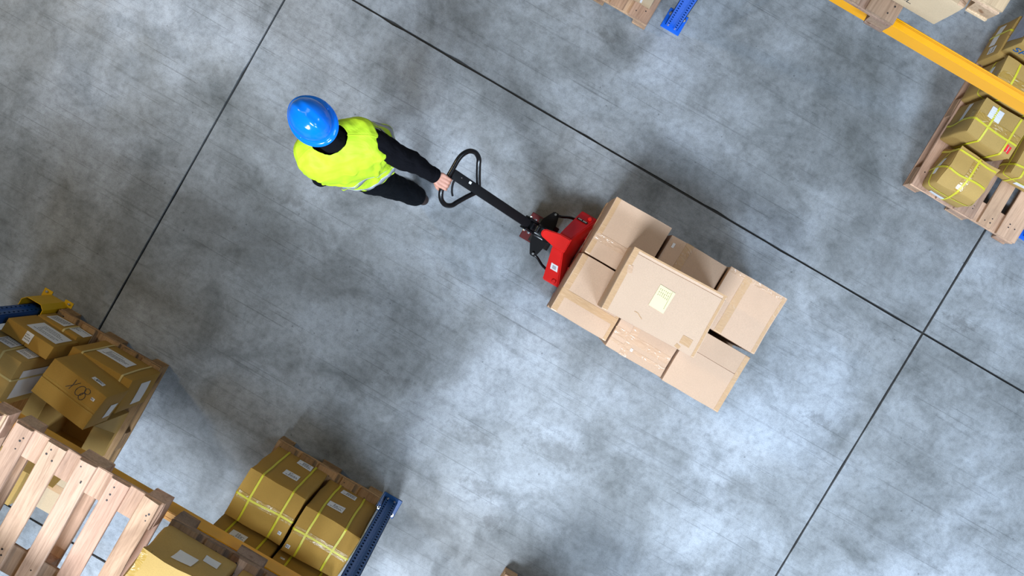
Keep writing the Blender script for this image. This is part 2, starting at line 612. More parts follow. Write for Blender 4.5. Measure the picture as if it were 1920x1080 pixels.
def ribbon(name, pts, nrm, side, width, thick, m, parent, closed=False):
    """flat band along pts; nrm(i), side(i) give outward normal and width direction"""
    verts, faces = [], []
    n = len(pts)
    for i, p in enumerate(pts):
        p = Vector(p)
        nn, ss = Vector(nrm[i]), Vector(side[i])
        for a, b in ((-1, 0), (1, 0), (1, 1), (-1, 1)):
            verts.append(p + ss * (a * width / 2) + nn * (b * thick))
    m_ = n if closed else n - 1
    for i in range(m_):
        j = (i + 1) % n
        for q in range(4):
            r = (q + 1) % 4
            faces.append((i * 4 + q, i * 4 + r, j * 4 + r, j * 4 + q))
    if not closed:
        faces.append((0, 1, 2, 3))
        faces.append(((n - 1) * 4 + 3, (n - 1) * 4 + 2, (n - 1) * 4 + 1, (n - 1) * 4))
    bm = bmesh.new()
    vs = [bm.verts.new(v) for v in verts]
    for f in faces:
        bm.faces.new([vs[k] for k in f])
    return bm_obj(name, bm, m, parent)


def loop2d(a0, a1, b0, b1, r, off, n=7):
    """rounded rectangle: points and outward normals in the (a,b) plane"""
    out = []
    cs = [(a1 - r, b0 + r, -PI / 2), (a1 - r, b1 - r, 0), (a0 + r, b1 - r, PI / 2), (a0 + r, b0 + r, PI)]
    for i, (ca, cb, s) in enumerate(cs):
        for k in range(4):
            t = s + (PI / 2) * k / 3
            out.append((ca + (r + off) * math.cos(t), cb + (r + off) * math.sin(t), math.cos(t), math.sin(t)))
        ca2, cb2, s2 = cs[(i + 1) % 4]
        t = s + PI / 2
        e0 = (ca + (r + off) * math.cos(t), cb + (r + off) * math.sin(t))
        e1 = (ca2 + (r + off) * math.cos(t), cb2 + (r + off) * math.sin(t))
        for k in range(1, n):
            f = k / n
            out.append((e0[0] + (e1[0] - e0[0]) * f, e0[1] + (e1[1] - e0[1]) * f, math.cos(t), math.sin(t)))
    return out


def carton(label, x0, x1, y0, y1, z0, z1, rot=0.0, mat='kraft_ochre', seam=('x', 0.0), tape='tape', straps=(), labels=(),
           tapes=(), crush=0.004, bulge=0.006, rad=0.006, seed=1, name='cardboard_carton', cat='carton', group=None,
           strap_mat='strap', flaps=True, extra=None, gap=0.0022):
    if mat in ('kraft_ochre', 'kraft_tan'):
        tape = 'tape_ochre' if tape else None
        tapes = [(a, p, w_, 'tape_ochre') for a, p, w_, _ in tapes]
    cx, cy = (x0 + x1) / 2, (y0 + y1) / 2
    hw, hd, h = (x1 - x0) / 2, (y1 - y0) / 2, z1 - z0
    if group is None:
        group = 'cartons stored in the orange-beam rack' if y1 < -1 else 'cartons stored in the bright blue rack' if y0 > 1 else 'cartons on the pallet truck'
    root = thing(name, label, cat, (cx, cy, z0), rot, group)
    sd = Vector((seed * 3.17, seed * 1.7, seed * 0.9))

    def deform(p):
        x, y, z = p
        u, v, t = x / hw, y / hd, (z - h / 2) / (h / 2)
        fx = max(0, 1 - v * v) * max(0, 1 - t * t)
        fy = max(0, 1 - u * u) * max(0, 1 - t * t)
        fz = max(0, 1 - u * u) * max(0, 1 - v * v)
        q = Vector((x, y, z + h / 2)) * 5.0 + sd
        d = noise.noise_vector(q) * crush
        low = max(0.0, min(1.0, z / 0.05))       # keep the base flat on what it stands on
        nx = x + bulge * u * fx + d.x * low
        ny = y + bulge * v * fy + d.y * low
        nz = z + (bulge * 0.6 * fz * max(0, t) + d.z * 0.8 * low * max(0, t))
        p2 = Vector((nx, ny, nz))
        if extra:
            p2 = extra(p2, u, v, t)
        return p2

    # body: rounded box
    n = 5
    bm = bmesh.new()
    ft = 0.004 if flaps else 0.0
    hb = h - ft
    ext = (hw, hd, hb / 2)

    def grid(e):
        inner = [(-e + rad) + (2 * e - 2 * rad) * k / n for k in range(n + 1)]
        return [-e, -e + rad * 0.4] + inner + [e - rad * 0.4, e]
    gs = [grid(e) for e in ext]
    seen = {}

    def V(p):
        k = tuple(round(c, 5) for c in p)
        if k not in seen:
            i = [max(-e + rad, min(e - rad, c)) for c, e in zip(p, ext)]
            dv = Vector(p) - Vector(i)
            q = Vector(i) + (dv.normalized() * rad if dv.length > 1e-7 else dv)
            seen[k] = bm.verts.new(deform((q.x, q.y, q.z + hb / 2)))
        return seen[k]
    for ax in range(3):
        a, b = [k for k in range(3) if k != ax]
        for s in (-1, 1):
            for i in range(len(gs[a]) - 1):
                for j in range(len(gs[b]) - 1):
                    c4 = []
                    for (di, dj) in ((0, 0), (1, 0), (1, 1), (0, 1)):
                        p = [0, 0, 0]
                        p[ax] = s * ext[ax]
                        p[a], p[b] = gs[a][i + di], gs[b][j + dj]
                        c4.append(V(p))
                    try:
                        bm.faces.new(c4)
                    except ValueError:
                        pass
    bm_obj('carton_body', bm, M[mat], root, 40)

    # two top flaps that meet at the seam
    if flaps:
        e = 0.0012
        ax, pos = seam
        S = pos * 2 * (hw if ax == 'x' else hd)
        rng = [(-hw + e, S - gap, -hd + e, hd - e), (S + gap, hw - e, -hd + e, hd - e)] if ax == 'x' else \
              [(-hw + e, hw - e, -hd + e, S - gap), (-hw + e, hw - e, S + gap, hd - e)]
        for (a0, a1, b0, b1) in rng:
            if a1 - a0 < .01 or b1 - b0 < .01:
                continue
            N = 6
            verts, faces = [], []
            for lev in (0, 1):
                for i in range(N + 1):
                    for j in range(N + 1):
                        x = a0 + (a1 - a0) * i / N
                        y = b0 + (b1 - b0) * j / N
                        verts.append(deform((x, y, hb - 0.001 + lev * (ft + .001))))
            K = (N + 1) ** 2
            for i in range(N):
                for j in range(N):
                    a = i * (N + 1) + j
                    q = (a, a + N + 1, a + N + 2, a + 1)
                    faces.append(tuple(x + K for x in q))
                    faces.append(q[::-1])
            rim = [i * (N + 1) for i in range(N + 1)] + [N * (N + 1) + j for j in range(1, N + 1)] + \
                  [i * (N + 1) + N for i in range(N - 1, -1, -1)] + [j for j in range(N - 1, 0, -1)]
            for k in range(len(rim)):
                a, b = rim[k], rim[(k + 1) % len(rim)]
                faces.append((a, b, b + K, a + K))
            bmf = bmesh.new()
            vs = [bmf.verts.new(v) for v in verts]
            for f in faces:
                bmf.faces.new([vs[k] for k in f])
            bm_obj('flap', bmf, M[mat], root, 40)

    def band(nm, ax, pos, width, thick, m, off, partial=None):
        """band round the carton in the plane across ax at pos; partial: only top + a drop on both sides"""
        if ax == 'z':
            L = loop2d(-hw, hw, -hd, hd, rad, off)
            pts = [(a, b, pos) for a, b, _, _ in L]
            nr = [(c, d, 0) for _, _, c, d in L]
            sdv = [(0, 0, 1)] * len(L)
        else:
            e = hd if ax == 'x' else hw
            L = loop2d(-e, e, 0, h, rad, off)
            if partial is not None:
                L = [q for q in L if q[1] > h - partial]
                L.sort(key=lambda q: (0, q[1]) if q[2] > .9 else ((2, -q[1]) if q[2] < -.9 else (1, -q[0])))
            if ax == 'x':
                pts = [(pos, a, b) for a, b, _, _ in L]
                nr = [(0, c, d) for _, _, c, d in L]
                sdv = [(1, 0, 0)] * len(L)
            else:
                pts = [(a, pos, b) for a, b, _, _ in L]
                nr = [(c, 0, d) for _, _, c, d in L]
                sdv = [(0, 1, 0)] * len(L)
        pts = [deform(p) for p in pts]
        return ribbon(nm, pts, nr, sdv, width, thick, m, root, closed=partial is None)

    if tape and flaps:
        ax, pos = seam
        S = pos * 2 * (hw if ax == 'x' else hd)
        band('tape', ax, S, 0.048, 0.0006, M[tape], 0.0012, partial=min(0.07, h * .4))
    for (ax, pos, wd, mm) in tapes:
        S = pos * 2 * (hw if ax == 'x' else hd)
        band('tape', ax, S, wd, 0.0005, M[mm], 0.0008, partial=0.03)
    for (ax, pos) in straps:
        S = pos * h if ax == 'z' else pos * 2 * (hw if ax == 'x' else hd)
        band('strap', ax, S, 0.013, 0.0012, M[strap_mat], 0.0022)

    def on_face(face, u, v, off):
        if face == 'top':
            return deform((u, v, h)) + Vector((0, 0, off))
        if face in ('+y', '-y'):
            s = 1 if face == '+y' else -1
            return deform((u, s * hd, v + h / 2)) + Vector((0, s * off, 0))
        s = 1 if face == '+x' else -1
        return deform((s * hw, u, v + h / 2)) + Vector((s * off, 0, 0))

    def sheet(nm, face, quads, off, m, parent):
        """each quad = centre u,v, size, rotation -> thin slab lying on the face"""
        bmx = bmesh.new()
        for (u, v, du, dv, rt) in quads:
            c, s = math.cos(rt), math.sin(rt)
            N = 3 if du > .03 else 1
            lay = []
            for lev in (off - 0.0008, off):
                g = []
                for i in range(N + 1):
                    row = []
                    for j in range(N + 1):
                        a, b = du * (i / N - .5), dv * (j / N - .5)
                        row.append(bmx.verts.new(on_face(face, u + a * c - b * s, v + a * s + b * c, lev)))
                    g.append(row)
                lay.append(g)
            for i in range(N):
                for j in range(N):
                    bmx.faces.new((lay[1][i][j], lay[1][i + 1][j], lay[1][i + 1][j + 1], lay[1][i][j + 1]))
            rim = [(i, 0) for i in range(N + 1)] + [(N, j) for j in range(1, N + 1)] + \
                  [(i, N) for i in range(N - 1, -1, -1)] + [(0, j) for j in range(N - 1, 0, -1)]
            for k in range(len(rim)):
                a, b = rim[k], rim[(k + 1) % len(rim)]
                bmx.faces.new((lay[0][a[0]][a[1]], lay[0][b[0]][b[1]], lay[1][b[0]][b[1]], lay[1][a[0]][a[1]]))
        return bm_obj(nm, bmx, m, parent)

    rr = random.Random(seed + 100)
    for lb in labels:
        face, u, v, du, dv = lb[:5]
        opt = lb[5] if len(lb) > 5 else {}
        rt = opt.get('rot', 0.0)
        lo = sheet('paper_label', face, [(u, v, du, dv, rt)], 0.0030, M[opt.get('mat', 'label')], root)
        if opt.get('lines', 3):
            qs = []
            nl = opt.get('lines', 3)
            c, s = math.cos(rt), math.sin(rt)
            for k in range(nl):
                fv = dv * (0.34 - 0.68 * (k + .5) / nl)
                x = -du * .42
                start = opt.get('start', 0.0)
                x += du * start * (1 if k else 0.3)
                endx = du * .42
                while x < endx - .006:
                    wl = rr.uniform(.006, .016) * (du / .12) ** .5
                    wl = min(wl, endx - x)
                    a = x + wl / 2
                    qs.append((u + a * c - fv * s, v + a * s + fv * c, wl, min(.0045, dv / nl * .45), rt))
                    x += wl + .0035
                    if rr.random() < .10:
                        break
            if qs:
                sheet('print', face, qs, 0.0039, M[opt.get('ink', 'ink')], lo)
    fn = dict(root=root, on=on_face, sheet=sheet, hw=hw, hd=hd, h=h)
    return fn


def strokes(fn, face, lines, width, m, name='handwriting'):
    """pen strokes: polylines in face coordinates, as thin raised ribbons"""
    bm = bmesh.new()
    for ln in lines:
        for k in range(len(ln) - 1):
            (a, b), (c, d) = ln[k], ln[k + 1]
            dx, dy = c - a, d - b
            L = math.hypot(dx, dy) or 1e-6
            nx, ny = -dy / L * width / 2, dx / L * width / 2
            ex, ey = dx / L * width * .4, dy / L * width * .4
            q = [(a + nx - ex, b + ny - ey), (a - nx - ex, b - ny - ey), (c - nx + ex, d - ny + ey), (c + nx + ex, d + ny + ey)]
            lo = [bm.verts.new(fn['on'](face, u, v, 0.0008)) for u, v in q]
            hi = [bm.verts.new(fn['on'](face, u, v, 0.0016)) for u, v in q]
            bm.faces.new(hi)
            for i in range(4):
                bm.faces.new((lo[i], lo[(i + 1) % 4], hi[(i + 1) % 4], hi[i]))
    return bm_obj(name, bm, m, fn['root'])

# ------------------------------------------------------------------ pallet racking


def post_mesh(parent, x, y, z0, z1, face, m, wide=0.092, deep=0.068):
    """perforated C-section upright; face = +1 / -1 is the side with the slots along Y"""
    bm = bmesh.new()
    t = 0.003
    zs = [z0]
    z = z0 + 0.05
    while z < z1 - 0.05:
        zs += [z, z + 0.022]
        z += 0.05
    zs.append(z1)
    xs = [-wide / 2, -.033, -.021, -.007, .007, .021, .033, wide / 2]
    yf = y + face * deep / 2

    def ridge(k):       # the face is pressed: centre channel set back
        return 0.0 if k not in (3, 4) else 0.006
    for i in range(len(xs) - 1):
        for j in range(len(zs) - 1):
            hole = (j % 2 == 1) and i in (1, 5)
            if hole:
                continue
            for back in (0, 1):
                off = back * t
                a = [(x + xs[i], yf - face * (ridge(i) + off), zs[j]), (x + xs[i + 1], yf - face * (ridge(i + 1) + off), zs[j]),
                     (x + xs[i + 1], yf - face * (ridge(i + 1) + off), zs[j + 1]), (x + xs[i], yf - face * (ridge(i) + off), zs[j + 1])]
                bm.faces.new([bm.verts.new(p) for p in a])
    for s in (-1, 1):
        lo = (min(x + s * wide / 2, x + s * (wide / 2 - t)), y - deep / 2, z0)
        hi = (max(x + s * wide / 2, x + s * (wide / 2 - t)), y + deep / 2, z1)
        add_box(bm, lo, hi)
        a, b = sorted((x + s * wide / 2, x + s * (wide / 2 - .018)))
        c, d = sorted((y - face * deep / 2, y - face * (deep / 2 - t)))
        add_box(bm, (a, c, z0), (b, d, z1))
    c, d = sorted((y - face * (deep / 2 - .004), y - face * (deep / 2 - .008)))
    add_box(bm, (x - wide / 2 + .004, c, z0), (x + wide / 2 - .004, d, z1))
    me = bm_obj('post', bm, m, parent)
    return me


def base_plate(parent, x, y, face, m, bolts):
    bm = bmesh.new()
    add_box(bm, (x - .071, y - .072, 0.0), (x + .071, y + .072, 0.007), 0.003, 1)
    o = bm_obj('base_plate', bm, m, parent)
    for (bx, by) in bolts:
        b2 = bmesh.new()
        add_cyl(b2, (x + bx, y + by, .007), (x + bx, y + by, .011), .013, 14)
        add_cyl(b2, (x + bx, y + by, .011), (x + bx, y + by, .021), .0085, 6)
        add_cyl(b2, (x + bx, y + by, .021), (x + bx, y + by, .034), .005, 10)
        bm_obj('anchor_bolt', b2, M['steel'], o)
    return o


def rack_frame(label, x, yf, face, height=3.2, depth=1.05, mat='blue', bolts=None):
    """front post at y=yf facing the aisle, rear post behind it"""
    root = thing('rack_upright', label, 'rack upright', (x, yf, 0), 0, 'blue rack uprights')
    m = M[mat]
    yb = -face * depth
    if bolts is None:
        bolts = [(-.056, -face * .02), (.056, -face * .02)]
    base_plate(root, 0, -face * .012, face, m, bolts)
    base_plate(root, 0, yb, face, m, bolts)
    post_mesh(root, 0, 0, .007, height, face, m)
    post_mesh(root, 0, yb, .007, height, -face, m)
    zs = [0.25]
    while zs[-1] < height - .6:
        zs.append(zs[-1] + .55)
    for k, z in enumerate(zs):
        a, b = (-face * .03, yb + face * .03) if k % 2 == 0 else (yb + face * .03, -face * .03)
        if k + 1 < len(zs):
            bm = bmesh.new()
            add_tube(bm, [(0, a, z), (0, b, zs[k + 1])], .014, 4)
            bm_obj('brace', bm, M['steel'], root)
    for k, z in enumerate((.09, .12)):
        b = bmesh.new()
        add_cyl(b, (-.026 + .052 * k, face * .034, .03), (-.026 + .052 * k, face * .042, .03), .008, 8)
        bm_obj('bolt', b, M['steel'], root)
    return root


def rack_beam(label, x0, x1, yf, face, z0, z1):
    """stepped box beam; yf = its aisle face"""
    root = thing('rack_crossbeam', label, 'crossbeam', ((x0 + x1) / 2, yf, z0), 0, 'orange rack crossbeams')
    hx = (x1 - x0) / 2
    h = z1 - z0
    bm = bmesh.new()
    prof = [(0, 0), (0, h), (-face * .030, h), (-face * .030, h - .004), (-face * .046, h - .004), (-face * .046, 0)]
    add_prism(bm, prof, 0, -hx + .004, hx - .004)
    bmesh.ops.bevel(bm, geom=[e for e in bm.edges if abs(e.verts[0].co.x - e.verts[1].co.x) > 1], offset=.003, segments=2, affect='EDGES')
    bm_obj('beam_section', bm, M['beam'], root)
    for s in (-1, 1):
        bm = bmesh.new()
        add_box(bm, (min(s * hx, s * (hx - .004)), -.045 if face > 0 else -.02, -.05), (max(s * hx, s * (hx - .004)), .02 if face > 0 else .045, h + .03), .002)
        bm_obj('end_plate', bm, M['beam'], root)
    return root


S_Y = -1.955      # aisle face row of the rack with the guarded foot
N_Y = 1.885       # aisle row of the opposite rack
rack_frame('dark blue perforated rack upright on bolted plate beside strapped ochre cartons', 0.062, S_Y - .01, 1, mat='blue_dark', bolts=[(.052, -.048), (-.052, -.048)])
rack_frame('dark blue perforated rack upright standing behind the yellow foot guard', -2.655, S_Y - .02, 1, mat='blue_dark')
rack_frame('bright blue rack upright with two slot rows and bolted foot plate beside empty aisle floor', 0.083, N_Y, -1, mat='blue', bolts=[(-.050, .035), (.052, .040)])
rack_frame('blue rack upright at the foot of the pallet with yellow-strapped cartons', 2.925, N_Y - .01, -1, mat='blue')

rack_beam('orange rack beam carrying the widely slatted pallet over the ochre cartons', -2.605, 0.012, -1.925, 1, 1.755, 1.875)
rack_beam('orange rear rack beam behind the widely slatted pallet', -2.605, 0.012, -2.99, -1, 1.755, 1.875)
rack_beam('bright yellow-orange rack beam crossing above the yellow-strapped cartons', 0.133, 2.875, 1.832, -1, 1.682, 1.800)
rack_beam('yellow-orange rear rack beam behind the worn pallet and buff carton', 0.133, 2.875, 2.90, 1, 1.682, 1.800)

# foot guard: folded steel U bolted to the floor
g = thing('post_guard', 'yellow folded-steel foot guard round a rack upright', 'post guard', (-2.652, -1.885, 0))
bm = bmesh.new()
GH, GW, GD, T = 0.30, 0.082, 0.14, 0.005
prof = [(-GW, -GD), (-GW, -.03), (-GW + .03, 0), (GW - .03, 0), (GW, -.03), (GW, -GD),
        (GW - T, -GD), (GW - T, -.031), (GW - .032, -T), (-GW + .032, -T), (-GW + T, -.031), (-GW + T, -GD)]
add_prism(bm, prof, 2, 0.006, GH)
bm_obj('guard_wall', bm, M['guard'], g)
for s in (-1, 1):
    bm = bmesh.new()
    c = .088 * s
    add_box(bm, (min(s * .050, s * .115), -.040, 0), (max(s * .050, s * .115), .022, .007), .002)
    f = bm_obj('floor_lug', bm, M['guard'], g)
    b2 = bmesh.new()
    add_cyl(b2, (c, .004, .007), (c, .004, .017), .009, 6)
    add_cyl(b2, (c, .004, .017), (c, .004, .024), .005, 8)
    bm_obj('anchor_bolt', b2, M['steel'], f)

# ------------------------------------------------------------------ pallets in place
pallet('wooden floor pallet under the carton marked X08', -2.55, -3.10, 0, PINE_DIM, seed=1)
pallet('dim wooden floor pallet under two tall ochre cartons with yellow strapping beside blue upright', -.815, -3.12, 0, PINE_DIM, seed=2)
pallet('wooden floor pallet in the bay past the blue upright, only its corner showing', 0.985, -3.135, 0, PINE, seed=5)
pallet('pale pine pallet with widely spaced slats lying on the orange rack beam', -1.665, -3.05, 1.875, PINE_PINK, seed=3, slim=True)
pallet('pallet on the orange beam under the crumpled brown carton with two blank labels', -.800, -3.08, 1.875, PINE_OLD, seed=4)
pallet('pale pine pallet on the orange beam over the labelled ochre cartons', -2.510, -3.06, 1.875, PINE_PINK, seed=6, slim=True)
pallet('pine floor pallet holding crumpled cartons with bright yellow strapping', 1.995, 1.722, 0, PINE_PINK, seed=7)
pallet('rough pine floor pallet beside the bright blue upright', -.868, 1.744, 0, (0.52, 0.33, 0.21), seed=8)
pallet('worn grey-brown pallet with bolt heads on the yellow-orange beam', 0.133, 1.772, 1.800, PINE_OLD, seed=9)
pallet('clean pale pallet laid on top of the overhanging buff carton', 0.392, 1.848, 2.2365, (0.60, 0.42, 0.27), seed=10)
pallet('wooden pallet lifted on the pallet truck forks under the carton load', 0.30, -0.21, 0.10, PINE, rot90=True, seed=12)

# ------------------------------------------------------------------ load on the pallet truck
ZP, ZT = 0.2445, 0.752
ET = 0.036
LG = 'cartons on the pallet truck'


def edge_l(k=.47):
    return [('x', -k, ET, 'tape')]


carton('square pale carton on the truck load with a clear-taped seam beside the red chassis', .304, .688, .207, .594, ZP, ZT, mat='kraft_pale', seam=('y', -.19), tape='tape_clear',
       tapes=[('x', -.45, .03, 'tape')], seed=1, group=LG, crush=.004, bulge=.003)
carton('square pale carton at the truck end of the load with taped left edge', .298, .688, -.195, .198, ZP, ZT - .003, mat='kraft_pale', seam=('y', -.17), tape='tape',
       tapes=[('x', -.44, .036, 'tape'), ('x', .47, .022, 'tape')], seed=2, group=LG, crush=.004, bulge=.003)
carton('shaded square carton in the middle of the load behind the top carton', .712, 1.098, .188, .566, ZP, .722, mat='kraft_pale', seam=('x', -.17), tape='tape',
       labels=[('top', -.155, .135, .016, .030, {'lines': 0})], seed=3, group=LG, crush=.004, bulge=.003)
dw = carton('pale carton with crinkled wrinkled tape across it in the middle of the load', .700, 1.086, -.218, .165, ZP, .748, mat='kraft_pale', seam=('x', -.20), tape='tape_clear',
            tapes=[('y', -.36, .020, 'tape_clear'), ('y', -.20, .05, 'tape_clear')], labels=[('top', -.045, -.135, .016, .018, {'lines': 0})], seed=4, group=LG, crush=.005, bulge=.004)
carton('square pale carton at the free end of the load with brown tape across', 1.112, 1.502, .190, .574, ZP, ZT, mat='kraft_pale', seam=('x', -.17), tape='tape',
       tapes=[('y', .47, .03, 'tape_clear'), ('x', .46, .020, 'tape')], seed=5, group=LG, crush=.004, bulge=.003)
carton('square pale carton at the free end of the load split by a dark seam', 1.100, 1.494, -.226, .160, ZP, ZT - .004, mat='kraft_pale', seam=('y', .16), tape=None,
       tapes=[('x', .46, .030, 'tape')], seed=6, group=LG, crush=.004, bulge=.003)
tp = carton('flat oblong carton with a cream paper label lying on top of the load', .524, 1.126, -.022, .374, .754, 1.05, rot=math.radians(1.9), mat='kraft_top', seam=('y', .44), tape=None,
            tapes=[('x', -.468, .034, 'tape'), ('x', .478, .016, 'tape'), ('y', .492, .010, 'tape')],
            labels=[('top', -.022, .010, .098, .135, {'mat': 'label_cream', 'lines': 0, 'rot': -.06})], seed=7, crush=.003, bulge=.002)
# faint print on the cream label (reads sideways), tear and tape patches on the top
lab = [c for c in tp['root'].children if c.name.startswith('paper_label')][0]
rr = random.Random(3)
qs = []
for k in range(6):
    x = -.055 + k * .0115
    for q in range(3):
        ln = rr.uniform(.006, .014)
        qs.append((x, .062 - q * .017 - ln / 2, .0028, ln, -.06))
for k in range(11):
    qs.append((.012, .066 - k * .0098, .0022, .0085, -.06))
tp['sheet']('print', 'top', qs, .0038, M['ink_soft'], lab)
tp['sheet']('tape_patch', 'top', [(.215, -.135, .064, .050, -.02)], .0016, M['tape'], tp['root'])
tp['sheet']('tape_patch', 'top', [(.185, -.183, .030, .022, -.3)], .0016, M['tape'], tp['root'])
tp['sheet']('tape_patch', 'top', [(-.262, .075, .030, .045, .3)], .0018, M['tape_clear'], tp['root'])
strokes(tp, 'top', [[(-.125, -.125), (-.112, -.124), (-.100, -.127), (-.086, -.136), (-.070, -.144)]], .004, M['tape'], 'torn_scuff')

# ------------------------------------------------------------------ cartons on the floor pallets under the orange beam
SY = 'yellow'
G2 = 'strapped ochre cartons beside the blue upright'
carton('tall ochre carton with yellow strapping and two labels, farther from the blue upright', -.790, -.402, -2.285, -1.955, .1455, .765, mat='kraft_ochre', seam=('y', -.02), tape='tape',
       straps=[('x', -.27), ('x', .27), ('y', -.02)], labels=[('+y', .04, -.21, .105, .095, {'start': .25, 'lines': 5}), ('+y', .02, .075, .105, .095, {'start': .25, 'lines': 5}),
                                                             ('top', .155, -.10, .022, .020, {'lines': 2})], seed=11, rad=.012, crush=.010, bulge=.005)
carton('tall ochre carton with yellow strapping and two labels, against the blue upright', -.377, .006, -2.285, -1.975, .1455, .790, mat='kraft_ochre', seam=('y', .0), tape='tape',
       straps=[('x', -.27), ('x', .22), ('y', .0)], labels=[('+y', -.02, -.21, .105, .095, {'start': .25, 'lines': 5}), ('+y', -.04, .09, .105, .095, {'start': .25, 'lines': 5}),
                                                           ('top', -.165, -.115, .026, .022, {'lines': 2})], seed=12, rad=.012, crush=.010, bulge=.004)
carton('ochre carton stacked high behind the strapped pair, farther from the upright', -.800, -.405, -2.66, -2.312, .1455, 1.12, mat='kraft_ochre', seam=('y', 0), straps=[('x', -.27), ('x', .27)],
       labels=[('+y', -.03, .255, .100, .11, {'start': .3, 'lines': 5})], seed=13, rad=.01, crush=.008)
carton('ochre carton stacked high behind the strapped pair, beside the blue upright', -.390, -.005, -2.66, -2.312, .1455, 1.02, mat='kraft_ochre', seam=('y', 0), straps=[('x', -.27), ('x', .27)],
       labels=[('+y', -.14, .25, .030, .022, {'lines': 2})], seed=14, rad=.01, crush=.008)

carton('low ochre carton with pale strapping at the front of the X08 pallet', -2.170, -1.735, -2.165, -1.925, .1455, .575, mat='kraft_ochre', seam=('y', 0), tape=None, strap_mat='strap_pale',
       straps=[('x', -.33), ('x', .33)], labels=[('+y', -.02, -.005, .225, .155, {'start': .1, 'lines': 6}), ('+x', .0, -.02, .16, .14, {'lines': 0}), ('top', -.01, .085, .07, .02, {'lines': 0, 'rot': -.1})], seed=15)
x08 = carton('ochre carton with X08 written on it in pen', -2.125, -1.738, -2.202, -1.954, .577, .880, rot=math.radians(-7), mat='kraft_ochre', seam=('y', -.03), tape=None, tapes=[('y', .012, .012, 'tape_clear'), ('y', -.065, .010, 'tape_clear')], gap=.0042,
             labels=[('+y', .07, .055, .085, .045, {'start': .2, 'lines': 4}), ('top', .135, .062, .024, .018, {'lines': 2}), ('+x', -.02, -.06, .10, .09, {'lines': 0})], seed=16, crush=.004, bulge=.003)


def arc(cx, cy, rx, ry, a0, a1, n=14, rot=0.0):
    o = []
    for k in range(n + 1):
        a = a0 + (a1 - a0) * k / n
        x, y = rx * math.cos(a), ry * math.sin(a)
        o.append((cx + x * math.cos(rot) - y * math.sin(rot), cy + x * math.sin(rot) + y * math.cos(rot)))
    return o


hx, hy = .030, .056
pen = [[(-.050, -.022), (-.030, .002), (-.008, .030)], [(-.030, .030), (-.030, .004), (-.034, -.022)],
       arc(.010, .002, .016, .027, 0, 2 * PI, 18, -.35), arc(.036, .018, .012, .013, -.6, 2 * PI - .6, 14), arc(.028, -.014, .012, .018, .9, 2 * PI + .9, 14, -.2)]
strokes(x08, 'top', [[(hx + a * 1.45, hy + b * 1.35) for a, b in ln] for ln in pen], .0034, M['ink'])
carton('low ochre carton with paired white labels under the plain labelled carton', -2.560, -2.262, -2.050, -1.935, .1455, .350, mat='kraft_ochre', seam=('y', 0), tape=None, strap_mat='strap_pale',
       straps=[('x', .16)], labels=[('+y', -.045, .0, .135, .13, {'lines': 6}), ('+y', .105, -.005, .115, .12, {'lines': 6})], seed=17)
carton('ochre carton with a large address label and a black and white sticker on its edge', -2.572, -2.240, -2.045, -1.950, .352, .660, rot=math.radians(-3), mat='kraft_ochre', seam=('x', 0), tape=None,
       labels=[('+y', .035, .0, .215, .20, {'start': .1, 'lines': 6}), ('top', .0, .012, .05, .07, {'lines': 3})], seed=18, crush=.003, bulge=.002)
carton('tan carton with pale strapping and a big grey label on its end', -2.62, -2.285, -2.385, -2.062, .1455, .850, rot=math.radians(-2), mat='kraft_tan', seam=('x', -.1), tape=None, strap_mat='strap_pale',
       straps=[('x', .12), ('y', .10)], labels=[('+y', -.03, .20, .11, .13, {'lines': 6}), ('+y', .105, .20, .09, .13, {'lines': 5}), ('+x', -.01, .13, .20, .30, {'lines': 0}), ('top', -.02, -.09, .16, .10, {'lines': 5})], seed=19)

# open carton with raised flaps behind the X08 carton


def open_carton(label, x0, x1, y0, y1, z0, z1, mat, fl, angs, seed):
    root = thing('open_carton', label, 'carton', ((x0 + x1) / 2, (y0 + y1) / 2, z0))
    hw, hd, h, t = (x1 - x0) / 2, (y1 - y0) / 2, z1 - z0, .005
    for (lo, hi) in (((-hw, -hd, 0), (hw, hd, t)), ((-hw, -hd, t), (-hw + t, hd, h)), ((hw - t, -hd, t), (hw, hd, h)),
                     ((-hw + t, -hd, t), (hw - t, -hd + t, h)), ((-hw + t, hd - t, t), (hw - t, hd, h))):
        box('side_panel', lo, hi, M[mat], root, .001)
    k = 0
    for (axis, s) in (('x', 1), ('x', -1), ('y', 1), ('y', -1)):
        e = hw if axis == 'x' else hd
        l2 = (hd if axis == 'x' else hw) - .004
        a = angs[k]
        k += 1
        bm = bmesh.new()
        add_box(bm, (0, -l2, -.004), (fl, l2, 0), .001)
        bmesh.ops.rotate(bm, verts=bm.verts, cent=(0, 0, 0), matrix=Matrix.Rotation(-a, 3, 'Y'))
        bmesh.ops.rotate(bm, verts=bm.verts, cent=(0, 0, 0), matrix=Matrix.Rotation({('x', 1): 0, ('x', -1): PI, ('y', 1): PI / 2, ('y', -1): -PI / 2}[(axis, s)], 3, 'Z'))
        bmesh.ops.translate(bm, verts=bm.verts, vec=(s * e if axis == 'x' else 0, s * e if axis == 'y' else 0, h + .002))
        bm_obj('open_flap', bm, M[mat], root)
    return root


open_carton('open tan carton with raised flaps behind the carton marked X08', -2.130, -1.790, -2.62, -2.275, .1455, .62, 'kraft_tan', .13, (-.5, -.35, 1.3, .9), 3)
carton('tan carton low down behind the open carton, seen between pallet boards', -2.45, -2.03, -3.02, -2.66, .1455, .58, mat='kraft_tan', seam=('x', 0), labels=[('top', .10, .02, .05, .13, {'lines': 0})], seed=20)
carton('buff carton beside the open carton, seen between pallet boards', -2.000, -1.80, -3.02, -2.67, .1455, .42, mat='kraft_cream', seam=('y', 0), labels=[('top', -.04, .05, .03, .10, {'lines': 0})], seed=21)

